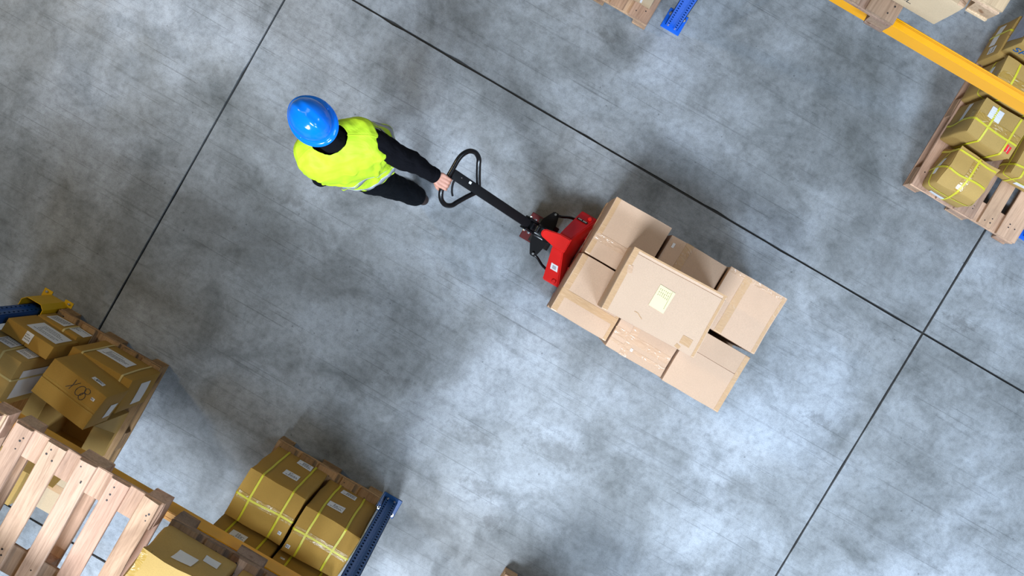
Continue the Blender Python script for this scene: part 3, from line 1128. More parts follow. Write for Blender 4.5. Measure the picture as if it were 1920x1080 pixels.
# cartons on the beam
carton('crumpled brown carton with two blank white labels on the orange rack beam', -.792, -.425, -2.42, -1.905, 2.0195, 2.335, mat='kraft_tan', seam=('y', -.02), tape='tape',
       tapes=[('x', -.44, .04, 'tape_clear')], labels=[('+y', -.015, .065, .092, .085, {'lines': 0, 'rot': .05}), ('+y', .09, -.03, .080, .075, {'lines': 0, 'rot': .03})], seed=22, rad=.016, crush=.022, bulge=.012)
carton('brown carton standing next to the crumpled carton on the orange beam', -.395, -.030, -2.42, -1.915, 2.0195, 2.30, mat='kraft_tan', seam=('y', 0), seed=23, rad=.01, crush=.01)
carton('tan carton standing on the far pallet of the orange beam', -2.46, -1.90, -2.75, -2.02, 2.0195, 2.36, mat='kraft_tan', seam=('y', 0), seed=24)
carton('tan carton added out of view at the back of the widely slatted pallet to cast shade', -1.62, -.90, -3.02, -2.66, 2.0205, 2.62, mat='kraft_tan', seam=('x', 0), seed=40)  # unseen carton, added to shade the slats and the floor below
# stack in the bay past the upright
carton('ochre carton on the pallet past the blue upright', 1.02, 1.72, -2.75, -2.02, .1455, .80, mat='kraft_ochre', seam=('y', 0), straps=[('x', -.25), ('x', .25)], seed=25)
carton('upper ochre carton stacked on the pallet past the blue upright', 1.05, 1.70, -2.74, -2.06, .812, 1.40, mat='kraft_ochre', seam=('y', 0), straps=[('x', -.25), ('x', .25)], seed=26)

# ------------------------------------------------------------------ cartons on the opposite side


def dent(p, u, v, t):
    # near corner sagging, top edge towards the aisle pushed in
    k = max(0, t) * max(0, -v) ** 2
    return p + Vector((-.012 * u * k, .030 * k * (0.6 + 0.4 * u), -.035 * k - .02 * max(0, t) * max(0, u) ** 2 * max(0, -v)))


carton('sagging crumpled carton with yellow strapping at the aisle end of the pine pallet', 2.055, 2.345, 1.735, 2.022, .1455, .405, rot=math.radians(-2), mat='kraft_tan', seam=('x', 0), tape='tape',
       straps=[('x', .02), ('y', -.12), ('y', .40), ('z', .55)], labels=[('-x', -.02, .03, .13, .045, {'lines': 0}), ('-y', -.05, -.06, .10, .05, {'lines': 0})], seed=31, rad=.018, crush=.026, bulge=.014, extra=dent)
r2 = carton('strapped carton with a square white label and red sticker on top', 2.000, 2.315, 2.060, 2.315, .1455, .490, rot=math.radians(-2), mat='kraft_tan', seam=('y', .0), tape='tape',
            straps=[('x', -.18), ('x', .30), ('y', -.12)], labels=[('-x', .04, .02, .13, .05, {'lines': 0}), ('top', -.055, .062, .085, .080, {'lines': 4, 'ink': 'label'})], seed=32, rad=.012, crush=.014, bulge=.010)
r2['sheet']('red_sticker', 'top', [(.105, -.075, .020, .050, 0), (.128, -.080, .014, .048, 0)], .0018, M['red_print'], r2['root'])
r2['sheet']('sticker_print', 'top', [(.118, -.065 - .007 * k, .004, .004, .6) for k in range(5)], .0026, M['label'], r2['root'])
carton('low strapped carton with a white label at the bay upright end of the pine pallet', 2.435, 2.790, 2.045, 2.40, .1455, .345, mat='kraft_tan', seam=('x', 0), straps=[('x', -.30), ('y', -.3), ('z', .6)],
       labels=[('-y', -.02, .0, .10, .05, {'lines': 0})], seed=33, rad=.012, crush=.016)
carton('strapped carton under the yellow-orange beam with a slim label on its side', 1.985, 2.36, 2.352, 2.60, .1455, .50, mat='kraft_tan', seam=('y', 0), straps=[('x', -.25), ('x', .28), ('z', .6)],
       labels=[('-x', .0, .05, .14, .05, {'lines': 0})], seed=34, rad=.014, crush=.016)
carton('low carton with a white side label and yellow strap under the carton marked SH', 1.948, 2.40, 2.622, 2.900, .1455, .398, mat='kraft_tan', seam=('y', 0), straps=[('y', .12)], tape=None,
       labels=[('-x', .03, -.02, .15, .07, {'lines': 0}), ('-x', -.085, .02, .05, .08, {'lines': 4, 'mat': 'label'})], seed=35, rad=.008, crush=.008)
sh = carton('tan carton marked SH in blue with grey film over its end', 1.960, 2.40, 2.645, 2.900, .400, .625, mat='kraft_tan', seam=('y', 0), seed=41, rad=.006, crush=.004, bulge=.002)
lt = link('lettering', text_mesh('SH', .085), M['ink_blue'], sh['root'])
lt.location = (-.150, -sh['hd'] - .0035, .125)
lt.rotation_euler = (PI / 2, 0, 0)
sh['sheet']('plastic_film', '-x', [(.02, .01, .19, .19, .1)], .004, M['bag'], sh['root'])

bf = carton('buff carton overhanging the worn pallet on the yellow-orange beam', .600, 1.092, 1.865, 2.40, 1.9462, 2.23, mat='kraft_cream', seam=('y', 0), tapes=[('x', .46, .03, 'tape_clear')], seed=36, crush=.006)
lt = link('lettering', text_mesh('KOL.', .040), M['ink'], bf['root'])
lt.location = (.045, -bf['hd'] - .0065, .085)
lt.rotation_euler = (PI / 2, 0, 0)
carton('buff carton behind the overhanging carton on the yellow-orange beam', .45, 1.085, 2.42, 2.90, 1.9462, 2.23, mat='kraft_cream', seam=('y', 0), seed=37, crush=.006)
carton('buff carton with white stripe label on the rough pallet beside the bright blue upright', -.46, -.105, 1.838, 2.35, .1455, .52, mat='kraft_cream', seam=('y', 0),
       labels=[('-y', .105, .0, .014, .28, {'lines': 0}), ('-y', -.06, .05, .014, .24, {'lines': 0})], seed=38, crush=.006)
carton('second buff carton on the rough pallet, away from the bright blue upright', -.845, -.475, 1.86, 2.35, .1455, .50, mat='kraft_cream', seam=('y', 0), seed=39, crush=.006)

# ------------------------------------------------------------------ pallet truck
tr = thing('pallet_truck', 'red hand pallet truck with black steering handle, loaded with pale cartons', 'pallet truck', (0, 0.195, 0))


def loft_y(secs):
    """sections (y, [(x,z)...]) lofted along Y"""
    bm = bmesh.new()
    rings = [[bm.verts.new((x, y, z)) for x, z in s] for y, s in secs]
    n = len(rings[0])
    for a, b in zip(rings[:-1], rings[1:]):
        for k in range(n):
            bm.faces.new((a[k], a[(k + 1) % n], b[(k + 1) % n], b[k]))
    bm.faces.new(rings[0])
    bm.faces.new(rings[-1][::-1])
    return bm


def csec(s):
    e = [(.205, .075), (.183, .205), (.300, .205), (.340, .15), (.355, .075)]
    c = [(.175, .075), (.128, .415), (.208, .425), (.270, .24), (.300, .075)]
    return [(a[0] * (1 - s) + b[0] * s, a[1] * (1 - s) + b[1] * s) for a, b in zip(e, c)]


bm = loft_y([(-.262, csec(0)), (-.245, csec(.05)), (-.055, csec(1)), (.055, csec(1)), (.245, csec(.05)), (.262, csec(0))])
bmesh.ops.bevel(bm, geom=list(bm.edges), offset=.006, segments=2, affect='EDGES')
ch = bm_obj('chassis', bm, M['red'], tr, 35)


def shoulder(s, f, side):
    """point on the sloping shoulder: s 0 end..1 centre, f 0 front..1 rear"""
    q = csec(s)
    y = side * (.262 + (.055 - .262) * s)
    return Vector((q[1][0] + (q[2][0] - q[1][0]) * f, y, q[1][1] + (q[2][1] - q[1][1]) * f))


def decal(nm, s0, s1, f0, f1, side, m, off=.004):
    bm = bmesh.new()
    c = [shoulder(s, f, side) for s, f in ((s0, f0), (s1, f0), (s1, f1), (s0, f1))]
    nrm = (c[1] - c[0]).cross(c[3] - c[0]).normalized()
    if nrm.z < 0:
        nrm = -nrm
    lo = [bm.verts.new(p - nrm * .001) for p in c]
    hi = [bm.verts.new(p + nrm * off * .5) for p in c]
    bm.faces.new(hi)
    for k in range(4):
        bm.faces.new((lo[k], lo[(k + 1) % 4], hi[(k + 1) % 4], hi[k]))
    return bm_obj(nm, bm, m, tr)


tag(decal('sticker', .42, .60, .30, .82, -1, M['label']), 'white warning sticker')
decal('sticker_print', .46, .56, .42, .70, -1, plain('grey_ink', (.35, .35, .37), .6), .006)
decal('name_plate', .26, .33, .12, .82, 1, M['black_flat'])
bm = bmesh.new()
for k in range(9):
    f = .18 + k * .066
    if k == 4:
        continue
    c = [shoulder(s, q, 1) for s, q in ((.275, f), (.315, f), (.315, f + .04), (.275, f + .04))]
    bm.faces.new([bm.verts.new(p + Vector((0, .002, .0032))) for p in c])
bm_obj('plate_print', bm, M['label'], tr)
for side in (-1, 1):
    p = shoulder(.12, .70, side)
    bm = bmesh.new()
    add_tube(bm, [p - Vector((0, 0, .01)), p + Vector((0, 0, .012)), p + Vector((0, 0, .018))], [.016, .016, .011], 14)
    bm_obj('lift_pin', bm, M['red'], tr, 50)
# tongue over the pump
bm = bmesh.new()
out = []
for k in range(13):
    a = -PI / 2 + PI * k / 12
    out.append((.055 - .035 * math.cos(a), .030 * math.sin(a)))
plan = [(.212, -.046)] + [(.13, -.046)] + out + [(.13, .046)] + [(.212, .046)]
lo = [bm.verts.new((x, y, .425 + .02 * (x / .2))) for x, y in plan]
hi = [bm.verts.new((x, y, .455 + .028 * (x / .2))) for x, y in plan]
bm.faces.new(lo[::-1])
bm.faces.new(hi)
for k in range(len(plan)):
    bm.faces.new((lo[k], lo[(k + 1) % len(plan)], hi[(k + 1) % len(plan)], hi[k]))
bmesh.ops.recalc_face_normals(bm, faces=bm.faces)
bmesh.ops.bevel(bm, geom=[e for f in bm.faces if len(f.verts) > 6 and f.normal.z > .5 for e in f.edges], offset=.007, segments=3, affect='EDGES')
bm_obj('pump_cover', bm, M['red'], tr, 40)
# forks with tapered tips, rollers
for s in (-1, 1):
    bm = bmesh.new()
    y0, y1 = s * .185 - .076, s * .185 + .076
    poly = [(.27, y0), (1.28, y0), (1.42, s * .185 - .045), (1.44, s * .185), (1.42, s * .185 + .045), (1.28, y1), (.27, y1)]
    add_prism(bm, poly, 2, .148, .198)
    fk = bm_obj('fork', bm, M['red'], tr)
    bm = bmesh.new()
    add_cyl(bm, (1.22, s * .185 - .035, .040), (1.22, s * .185 + .035, .040), .040, 20)
    bm_obj('load_roller', bm, M['rubber'], fk, 40)
    bm = bmesh.new()
    for q in (-.045, .045):
        add_box(bm, (1.12, s * .185 + q - .004, .03), (1.24, s * .185 + q + .004, .15))
    bm_obj('roller_bracket', bm, M['black_flat'], fk)
# pump, steering
bm = bmesh.new()
add_cyl(bm, (.075, 0, .10), (.075, 0, .33), .048, 20)
add_cyl(bm, (.075, 0, .33), (.075, 0, .41), .020, 16)
add_box(bm, (-.015, -.045, .20), (.10, .045, .30), .008, 2)
bm_obj('hydraulic_pump', bm, M['black'], tr, 40)
bm = bmesh.new()
add_box(bm, (-.095, -.095, .135), (.085, .095, .150), .004)
bm_obj('steering_plate', bm, plain('dark_red_enamel', (.10, .006, .006), .45), tr)
for s in (-1, 1):
    bm = bmesh.new()
    add_prism(bm, [(-.02, s * .02), (.085, s * .02), (.085, s * .09), (.066, s * .165), (.028, s * .165), (-.015, s * .085)], 2, .185, .215)
    bmesh.ops.bevel(bm, geom=list(bm.edges), offset=.005, segments=2, affect='EDGES')
    arm = bm_obj('steering_arm', bm, M['black_flat'], tr, 40)
    bm = bmesh.new()
    add_cyl(bm, (.045, s * .150, .215), (.045, s * .150, .234), .008, 8)
    bm_obj('bolt', bm, M['steel'], arm)
    tube('link_rod', smooth_path([(.045, s * .150, .205), (.085, s * .158, .20), (.14, s * .185, .17), (.21, s * .20, .14)], 5), .009, M['black'], tr, 10)
    bm = bmesh.new()
    add_cyl(bm, (.03, s * .03, .088), (.03, s * .085, .088), .088, 28)
    w_ = bm_obj('steer_wheel', bm, M['rubber'], tr, 40)
    bm = bmesh.new()
    add_cyl(bm, (.03, s * .028, .088), (.03, s * .088, .088), .045, 20)
    bm_obj('wheel_hub', bm, M['steel'], w_, 40)
# hinge bracket at the foot of the handle
A0, A1 = Vector((-.610, .012, .952)), Vector((-.060, 0, .372))
AX = (A1 - A0).normalized()
NZ = Vector((0, 1, 0)).cross(AX).normalized()
if NZ.z < 0:
    NZ = -NZ


def hp(s, y, n=0.0):
    """a point in the handle's own plane: s along the shaft, y across, n out of plane"""
    return A0 + AX * s + Vector((0, y, 0)) + NZ * n


LEN = (A1 - A0).length


def obox(bm, s0, s1, y0, y1, n0, n1, bevel=.003):
    Mx = Matrix(((AX.x, 0, NZ.x, A0.x), (AX.y, 1, NZ.y, A0.y), (AX.z, 0, NZ.z, A0.z), (0, 0, 0, 1)))
    add_box(bm, (s0, y0, n0), (s1, y1, n1), bevel, 2, Mx)


bm = bmesh.new()
obox(bm, .012, LEN - .03, -.0295, .0295, -.016, .016, .004)
hs = bm_obj('handle_shaft', bm, M['black_flat'], tr, 40)
bm = bmesh.new()
obox(bm, .145, .165, .004, .019, .0155, .0172, 0)
tag(bm_obj('worn_sticker', bm, M['label'], hs), 'small scuffed pale sticker')
bm = bmesh.new()
obox(bm, .075, .083, .004, .010, .0155, .0178, 0)
bm_obj('shaft_screw', bm, M['steel'], hs)
for s in (-1, 1):
    bm = bmesh.new()
    obox(bm, LEN - .055, LEN + .035, s * .036 - .008, s * .036 + .008, -.030, .028, .004)
    ck = bm_obj('hinge_cheek', bm, M['black'], tr, 40)
    for (a, n) in ((LEN - .035, .0), (LEN + .015, .0)):
        bm = bmesh.new()
        add_cyl(bm, hp(a, s * .044, n), hp(a, s * .053, n), .009, 8)
        bm_obj('bolt', bm, M['steel'], ck)
bm = bmesh.new()
obox(bm, LEN - .012, LEN + .05, -.028, .028, -.028, .024, .010)
bm_obj('hinge_block', bm, M['black'], tr, 40)
bm = bmesh.new()
add_cyl(bm, (-.012, -.020, .40), (-.012, .020, .40), .018, 16)
add_box(bm, (-.05, -.03, .28), (.03, .03, .36), .006, 2)
bm_obj('pump_roller', bm, M['black'], tr, 40)
# grip loop
half = [(.252, .010), (.200, .070), (.158, .125), (.132, .160), (.088, .176), (.042, .163), (.012, .128), (0, .085), (0, .03)]
tube('handle_loop', smooth_path([hp(a, b) for a, b in half + [(a, -b) for a, b in half[::-1]]], 6), .0150, M['black'], tr, 14)
tube('lift_lever', smooth_path([hp(.065, -.022, -.012), hp(.075, -.05, -.02), hp(.098, -.085, -.024), hp(.125, -.108, -.028)], 5), .0065, M['black_flat'], tr, 8)

# ------------------------------------------------------------------ person
PL = Vector((-1.05, 0.04, 0))
pr = thing('person', 'person in a blue hard hat and yellow hi-vis vest pulling the pallet truck', 'person', PL)


def ball(bm, c, r, sc=(1, 1, 1), rz=0.0, seg=16):
    Mx = Matrix.Translation(Vector(c) - PL) @ Matrix.Rotation(rz, 4, 'Z') @ Matrix.Diagonal((sc[0], sc[1], sc[2], 1))
    bmesh.ops.create_uvsphere(bm, u_segments=seg, v_segments=seg // 2 + 2, radius=r, matrix=Mx)


def limb(bm, pts, rad, seg=16):
    """chain of capsules"""
    for i in range(len(pts) - 1):
        a, b = Vector(pts[i]) - PL, Vector(pts[i + 1]) - PL
        n = 6
        P = [a.lerp(b, k / n) for k in range(n + 1)]
        R = [rad[i] + (rad[i + 1] - rad[i]) * k / n for k in range(n + 1)]
        add_tube(bm, P, R, seg)
    for p, r in zip(pts, rad):
        ball(bm, p, r * .995, seg=seg)


def ringloft(bm, secs, seg=40):
    """sections: (centre, right vec, front vec, a, b, expo)"""
    rings = []
    for (c, rv, fv, a, b, ex) in secs:
        ring = []
        for k in range(seg):
            t = 2 * PI * k / seg
            ct, st = math.cos(t), math.sin(t)
            x = math.copysign(abs(ct) ** ex, ct) * a
            y = math.copysign(abs(st) ** ex, st) * b
            ring.append(bm.verts.new(Vector(c) - PL + rv * x + fv * y))
        rings.append(ring)
    for p, q in zip(rings[:-1], rings[1:]):
        for k in range(seg):
            bm.faces.new((p[k], p[(k + 1) % seg], q[(k + 1) % seg], q[k]))
    bm.faces.new(rings[0][::-1])
    bm.faces.new(rings[-1])
    return rings


def remeshed(name, bm, voxel, m, parent, smooth=3, wrinkle=0.0, wscale=(9, 9, 4)):
    bmesh.ops.recalc_face_normals(bm, faces=bm.faces)
    me = bpy.data.meshes.new('tmp')
    bm.to_mesh(me)
    bm.free()
    o = bpy.data.objects.new('tmp', me)
    C.objects.link(o)
    md = o.modifiers.new('r', 'REMESH')
    md.mode = 'VOXEL'
    md.voxel_size = voxel
    sm = o.modifiers.new('s', 'SMOOTH')
    sm.factor = .5
    sm.iterations = smooth
    dg = bpy.context.evaluated_depsgraph_get()
    dg.update()
    me2 = bpy.data.meshes.new_from_object(o.evaluated_get(dg))
    bpy.data.objects.remove(o, do_unlink=True)
    if wrinkle:
        nr = [v.normal.copy() for v in me2.vertices]
        for v, n in zip(me2.vertices, nr):
            q = Vector((v.co.x * wscale[0], v.co.y * wscale[1], v.co.z * wscale[2]))
            k = noise.noise(q) + .5 * noise.noise(q * 2.3)
            v.co += n * (wrinkle * k)
    me2.materials.clear()
    me2.name = name
    o = link(name, me2, m, parent)
    me2.shade_smooth()
    return o


def frame(yaw):
    """walking towards -X; yaw turns the front towards +Y.  returns right, front vectors"""
    f = Vector((-math.cos(yaw), math.sin(yaw), 0))
    r = Vector((math.sin(yaw), math.cos(yaw), 0))
    return r, f


rS, fS = frame(math.radians(42))      # shoulders
rM, fM = frame(math.radians(34))
rH, fH = frame(math.radians(20))      # hips
rHd, fHd = frame(math.radians(14))    # head
HIP = Vector((-1.085, .030, .93))
WAI = Vector((-1.090, .022, 1.10))
CHE = Vector((-1.110, .005, 1.30))
NEC = Vector((-1.150, .018, 1.475))
HEAD = Vector((-1.232, .048, 1.615))
SHR = Vector((-.972, .122, 1.385))
SHL = Vector((-1.225, -.105, 1.385))
ELR, WRR = Vector((-.812, .140, 1.170)), Vector((-.672, .142, 1.008))
ELL, WRL = Vector((-1.200, -.185, 1.12)), Vector((-1.34, -.165, .93))
# legs: left one trails, right one leads under the body
LH, LK, LA = Vector((-1.050, -.055, .90)), Vector((-.965, -.040, .50)), Vector((-.815, -.012, .120))
RH, RK, RA = Vector((-1.105, .105, .90)), Vector((-1.200, .120, .50)), Vector((-1.245, .125, .085))


def torso(bm, g):
    ringloft(bm, [(HIP + Vector((0, 0, -.10)), rH, fH, .150 + g, .105 + g, .85), (HIP, rH, fH, .165 + g, .115 + g, .85),
                  (WAI, rM, fM, .145 + g, .105 + g, .85), (CHE + Vector((0, 0, -.06)), rS, fS, .165 + g, .118 + g, .85),
                  (CHE + Vector((-.01, 0, .05)), rS, fS, .178 + g, .115 + g, .85), (Vector((-1.125, .010, 1.415)), rS, fS, .165 + g, .095 + g, .9),
                  (Vector((-1.138, .013, 1.455)), rS, fS, .110 + g, .075 + g, 1.0), (NEC + Vector((0, 0, .01)), rS, fS, .062 + g * .7, .062 + g * .7, 1.0)])


# --- body: one continuous surface with head, hands and fingers
bm = bmesh.new()
torso(bm, 0)
limb(bm, [NEC - Vector((0, 0, .03)), HEAD - Vector((-.012, .004, .05))], [.058, .056])
ball(bm, HEAD, .1, (.98, .78, 1.12), math.atan2(fHd.y, fHd.x))
ball(bm, HEAD + fHd * .030 + Vector((0, 0, -.055)), .068, (1.0, .85, .95), math.atan2(fHd.y, fHd.x))
ball(bm, HEAD + fHd * .104 + Vector((0, 0, -.022)), .016, (1.2, .8, 1.6), math.atan2(fHd.y, fHd.x))      # nose
ball(bm, HEAD + fHd * .090 + Vector((0, 0, -.070)), .017, (.7, 1.5, .5), math.atan2(fHd.y, fHd.x))       # lips
for s in (-1, 1):
    ball(bm, HEAD + rHd * (s * .080) + Vector((0, 0, -.012)) - fHd * .005, .026, (.85, .35, 1.3), math.atan2(fHd.y, fHd.x))   # ears
    ball(bm, HEAD + fHd * .084 + rHd * (s * .032) + Vector((0, 0, .008)), .014, (.6, 1.2, .5), math.atan2(fHd.y, fHd.x))      # brow
limb(bm, [SHR, ELR, WRR], [.056, .042, .029])
limb(bm, [SHL, ELL, WRL], [.056, .042, .029])
limb(bm, [LH, LK, LA], [.085, .056, .038])
limb(bm, [RH, RK, RA], [.085, .056, .038])
for A_, t_ in ((LA, Vector((-.16, .0, -.085))), (RA, Vector((-.17, .010, -.045)))):
    limb(bm, [A_ + Vector((.0, 0, -.03)), A_ + t_ * .6 + Vector((0, 0, -.014)), A_ + t_ * .8 + Vector((0, 0, -.010))], [.030, .018, .014])


def palm_hand(bm, wrist, knuck_c, across, thick, width, finger_chains, thumb):
    d = (knuck_c - wrist)
    n = 5
    for k in range(n + 1):
        f = k / n
        c = wrist.lerp(knuck_c, f)
        for q in (-1, -.33, .33, 1):
            ball(bm, c + across * (q * (.016 + (width / 2 - .010 - .016) * min(1, f * 1.7))), thick * (1.08 - .15 * f), seg=12)
    for ch, rd in finger_chains:
        limb(bm, ch, rd, 10)
    limb(bm, thumb[0], thumb[1], 10)


# right hand closed on the grip bar (bar centre x=-.610, z=.952 running along Y)
BX, BZ = -.610, .952
yk = [.166, .146, .126, .107]        # index lies towards the thumb (lower y)
chains = []
for i, y in enumerate([.108, .129, .150, .170]):
    ln = (1.0, 1.06, 1.0, .86)[i]
    r0 = (.0098, .0102, .0098, .0088)[i]
    k0 = Vector((BX - .006, y, BZ + .030 + .002 * (1.5 - abs(i - 1.5))))
    k1 = Vector((BX + .021 * ln, y - .001, BZ + .020))
    k2 = Vector((BX + .026, y - .001, BZ - .008 * ln))
    k3 = Vector((BX + .008, y - .001, BZ - .026))
    chains.append(([k0, k1, k2, k3], [r0 * 1.12, r0 * 1.05, r0 * .95, r0 * .85]))
thumb = ([Vector((BX - .045, .112, BZ + .018)), Vector((BX - .024, .092, BZ + .006)), Vector((BX - .012, .088, BZ - .020)), Vector((BX + .010, .092, BZ - .028))], [.014, .0118, .0108, .0092])
palm_hand(bm, WRR + Vector((.005, -.003, -.002)), Vector((BX - .008, .138, BZ + .030)), Vector((0, 1, 0)), .0145, .082, chains, thumb)
# left hand hanging relaxed
wl = WRL
dl = Vector((-.30, .10, -.95)).normalized()
ac = Vector((.94, .10, -.29)).normalized()
chl = []
for i, q in enumerate((-.030, -.010, .010, .029)):
    ln = (.9, 1.0, .95, .78)[i]
    k0 = wl + dl * .085 + ac * q
    f2 = Vector((-.10, .9, -.4)).normalized()
    chl.append(([k0, k0 + dl * .036 * ln + f2 * .008, k0 + dl * .058 * ln + f2 * .022, k0 + dl * .068 * ln + f2 * .040], [.0100, .0092, .0085, .0075]))
palm_hand(bm, wl, wl + dl * .082, ac, .0135, .080, chl, ([wl + dl * .025 - ac * .028, wl + dl * .055 - ac * .05 + Vector((0, .012, 0)), wl + dl * .085 - ac * .054 + Vector((0, .020, 0))], [.014, .0115, .0095]))
body = remeshed('body', bm, .0048, M['skin'], pr, 3)

# eyes
for s in (-1, 1):
    bm = bmesh.new()
    ball(bm, HEAD + fHd * .079 + rHd * (s * .031) + Vector((0, 0, -.008)), .0125)
    e = bm_obj('eye', bm, M['eye'], pr, 60)
    bm = bmesh.new()
    ball(bm, HEAD + fHd * .088 + rHd * (s * .031) + Vector((0, 0, -.009)), .0055)
    bm_obj('iris', bm, M['hair'], e, 60)
# short hair
bm = bmesh.new()
ball(bm, HEAD + Vector((0, 0, .012)) - fHd * .012, .103, (.98, .80, 1.05), math.atan2(fHd.y, fHd.x), 28)
for v in list(bm.verts):
    p = v.co + PL - HEAD
    if p.dot(fHd) > .045 and p.z < .05 or p.z < -.055:
        bm.verts.remove(v)
bm_obj('hair', bm, M['hair'], pr, 60)

# --- sweater, trousers
bm = bmesh.new()
torso(bm, .014)
limb(bm, [SHR + Vector((-.045, -.05, .0)), SHR, ELR + Vector((-.02, -.01, .03)), ELR, WRR.lerp(ELR, .10)], [.050, .074, .066, .062, .043], 20)
limb(bm, [SHL + Vector((.045, .05, .0)), SHL, ELL, WRL.lerp(ELL, .08)], [.070, .070, .056, .042], 20)
limb(bm, [NEC + Vector((0, 0, -.02)), NEC + Vector((-.012, .004, .055))], [.074, .066], 24)
remeshed('sweater', bm, .0085, M['black_cloth'], pr, 3, .007, (13, 13, 13))
d1 = (WRR - ELR).normalized()
bm = bmesh.new()
c = WRR.lerp(ELR, .08) - PL
add_tube(bm, [c - d1 * .022, c - d1 * .018, c + d1 * .018, c + d1 * .022], [.040, .0455, .0445, .039], 22)
bm_obj('cuff', bm, M['black_cloth'], pr, 40)
bm = bmesh.new()
ringloft(bm, [(HIP + Vector((0, 0, -.12)), rH, fH, .165, .122, .85), (HIP + Vector((0, 0, .08)), rH, fH, .168, .125, .85)])
limb(bm, [LH, LK, LA + Vector((-.018, 0, .045))], [.108, .085, .072], 20)
limb(bm, [RH, RK, RA + Vector((0, 0, .075))], [.108, .085, .070], 20)
remeshed('trousers', bm, .010, M['trousers'], pr, 3, .007, (11, 11, 9))
# --- shoes
for A_, dz, nm in ((LA, -.10, 1), (RA, 0, 0)):
    bm = bmesh.new()
    if nm:     # trailing foot: heel raised, toes on the floor
        limb(bm, [A_ + Vector((.028, 0, -.058)), A_ + Vector((-.06, .002, -.070)), A_ + Vector((-.15, .004, -.078))], [.040, .043, .034])
        limb(bm, [A_ + Vector((.0, 0, .01)), A_ + Vector((-.02, 0, -.050)), A_ + Vector((-.075, 0, -.062))], [.048, .050, .046])
    else:
        limb(bm, [A_ + Vector((.030, 0, -.045)), A_ + Vector((-.07, .003, -.042)), A_ + Vector((-.17, .008, -.052))], [.040, .043, .033])
        limb(bm, [A_ + Vector((.0, 0, .03)), A_ + Vector((-.01, 0, -.030)), A_ + Vector((-.075, .003, -.038))], [.048, .050, .046])
    for v in bm.verts:
        v.co.z = max(v.co.z, .001)
    remeshed('shoe', bm, .007, M['shoe'], pr, 2)

# --- hi-vis vest: loft with arm holes, turned hem, then given thickness
SEG = 240
BK = lambda k: Vector((.73, -.68, 0)) * k      # towards the back
NK = lambda x, y: CHE + Vector((x - .006, y - .006, 0))
prof = [(.995, .212, .176, .80, HIP + BK(-.006), rM, fM), (1.020, .208, .172, .80, HIP + BK(-.004), rM, fM), (1.055, .202, .164, .80, HIP, rM, fM), (1.10, .202, .152, .80, WAI, rM, fM),
        (1.17, .200, .150, .80, WAI + BK(.004), rM, fM), (1.24, .206, .150, .80, CHE + BK(.006), rS, fS), (1.31, .216, .150, .78, CHE + BK(.006), rS, fS), (1.36, .216, .150, .76, NK(-.010, .002) + BK(.004), rS, fS),
        (1.40, .224, .142, .74, NK(-.014, .004) + BK(.006), rS, fS), (1.430, .227, .130, .74, NK(-.018, .006), rS, fS), (1.452, .222, .118, .76, NK(-.024, .008), rS, fS),
        (1.472, .200, .108, .84, NK(-.034, .012), rS, fS), (1.487, .155, .096, .92, NK(-.044, .016), rS, fS), (1.498, .118, .087, 1.0, NK(-.052, .019), rS, fS),
        (1.505, .094, .079, 1.0, NK(-.056, .021), rS, fS)]


def vest_at(zi, t, off=0.0):
    """zi is a float row index, t an angle (0 = right arm, pi/2 = front)"""
    i = min(int(zi), len(prof) - 2)
    f = zi - i
    p, q = prof[i], prof[i + 1]
    L = [p[k] + (q[k] - p[k]) * f for k in range(4)]
    c = p[4].lerp(q[4], f)
    rv = p[5].lerp(q[5], f)
    fv = p[6].lerp(q[6], f)
    ct, st = math.cos(t), math.sin(t)
    ex = L[3]
    x = math.copysign(abs(ct) ** ex, ct) * (L[1] + off)
    y = math.copysign(abs(st) ** ex, st) * (L[2] + off)
    P = Vector((c.x, c.y, L[0])) + rv * x + fv * y
    out = (rv * ct + fv * st)
    low = max(0.0, 1 - max(0, (L[0] - .9)) / .45)
    ww = .016 * noise.noise(Vector((P.x * 7, P.y * 7, P.z * 3.5 + 4))) + .011 * noise.noise(Vector((P.x * 15 + P.z * 6, P.y * 15, P.z * 7)))
    ww += .012 * (abs(noise.noise(Vector((P.x * 9 - P.z * 7, P.y * 9 + P.z * 5, 2.0)))) - .25)
    if st < .3:
        ww += .011 * max(0.0, math.sin(6.5 * t + 15 * L[0] + 3 * noise.noise(P * 4))) ** 3
        ww += .008 * max(0.0, math.sin(-9 * t + 21 * L[0] + 2 + 3 * noise.noise(P * 5))) ** 4
    # drape folds between shoulder and lower back
    ww += .006 * math.sin(9 * t + 5 * L[0]) * low + .004 * math.sin(4.2 * (t + L[0] * 6))
    k = 1.0 if L[0] < 1.40 else max(0.25, 1 - (L[0] - 1.40) / .07)
    P = P + out * ww * k + Vector((0, 0, (.010 * noise.noise(P * 13) + .005 * noise.noise(P * 26)) * (1 if L[0] > 1.4 else 0)))
    return P


rows = []
z_i = 0.0
while z_i < len(prof) - 1 + 1e-6:
    rows.append(z_i)
    z_i += 0.1
bm = bmesh.new()
grid = [[bm.verts.new(vest_at(zi, 2 * PI * k / SEG) - PL) for k in range(SEG)] for zi in rows]
bm.verts.ensure_lookup_table()


def zof(zi):
    i = min(int(zi), len(prof) - 2)
    return prof[i][0] + (prof[i + 1][0] - prof[i][0]) * (zi - i)


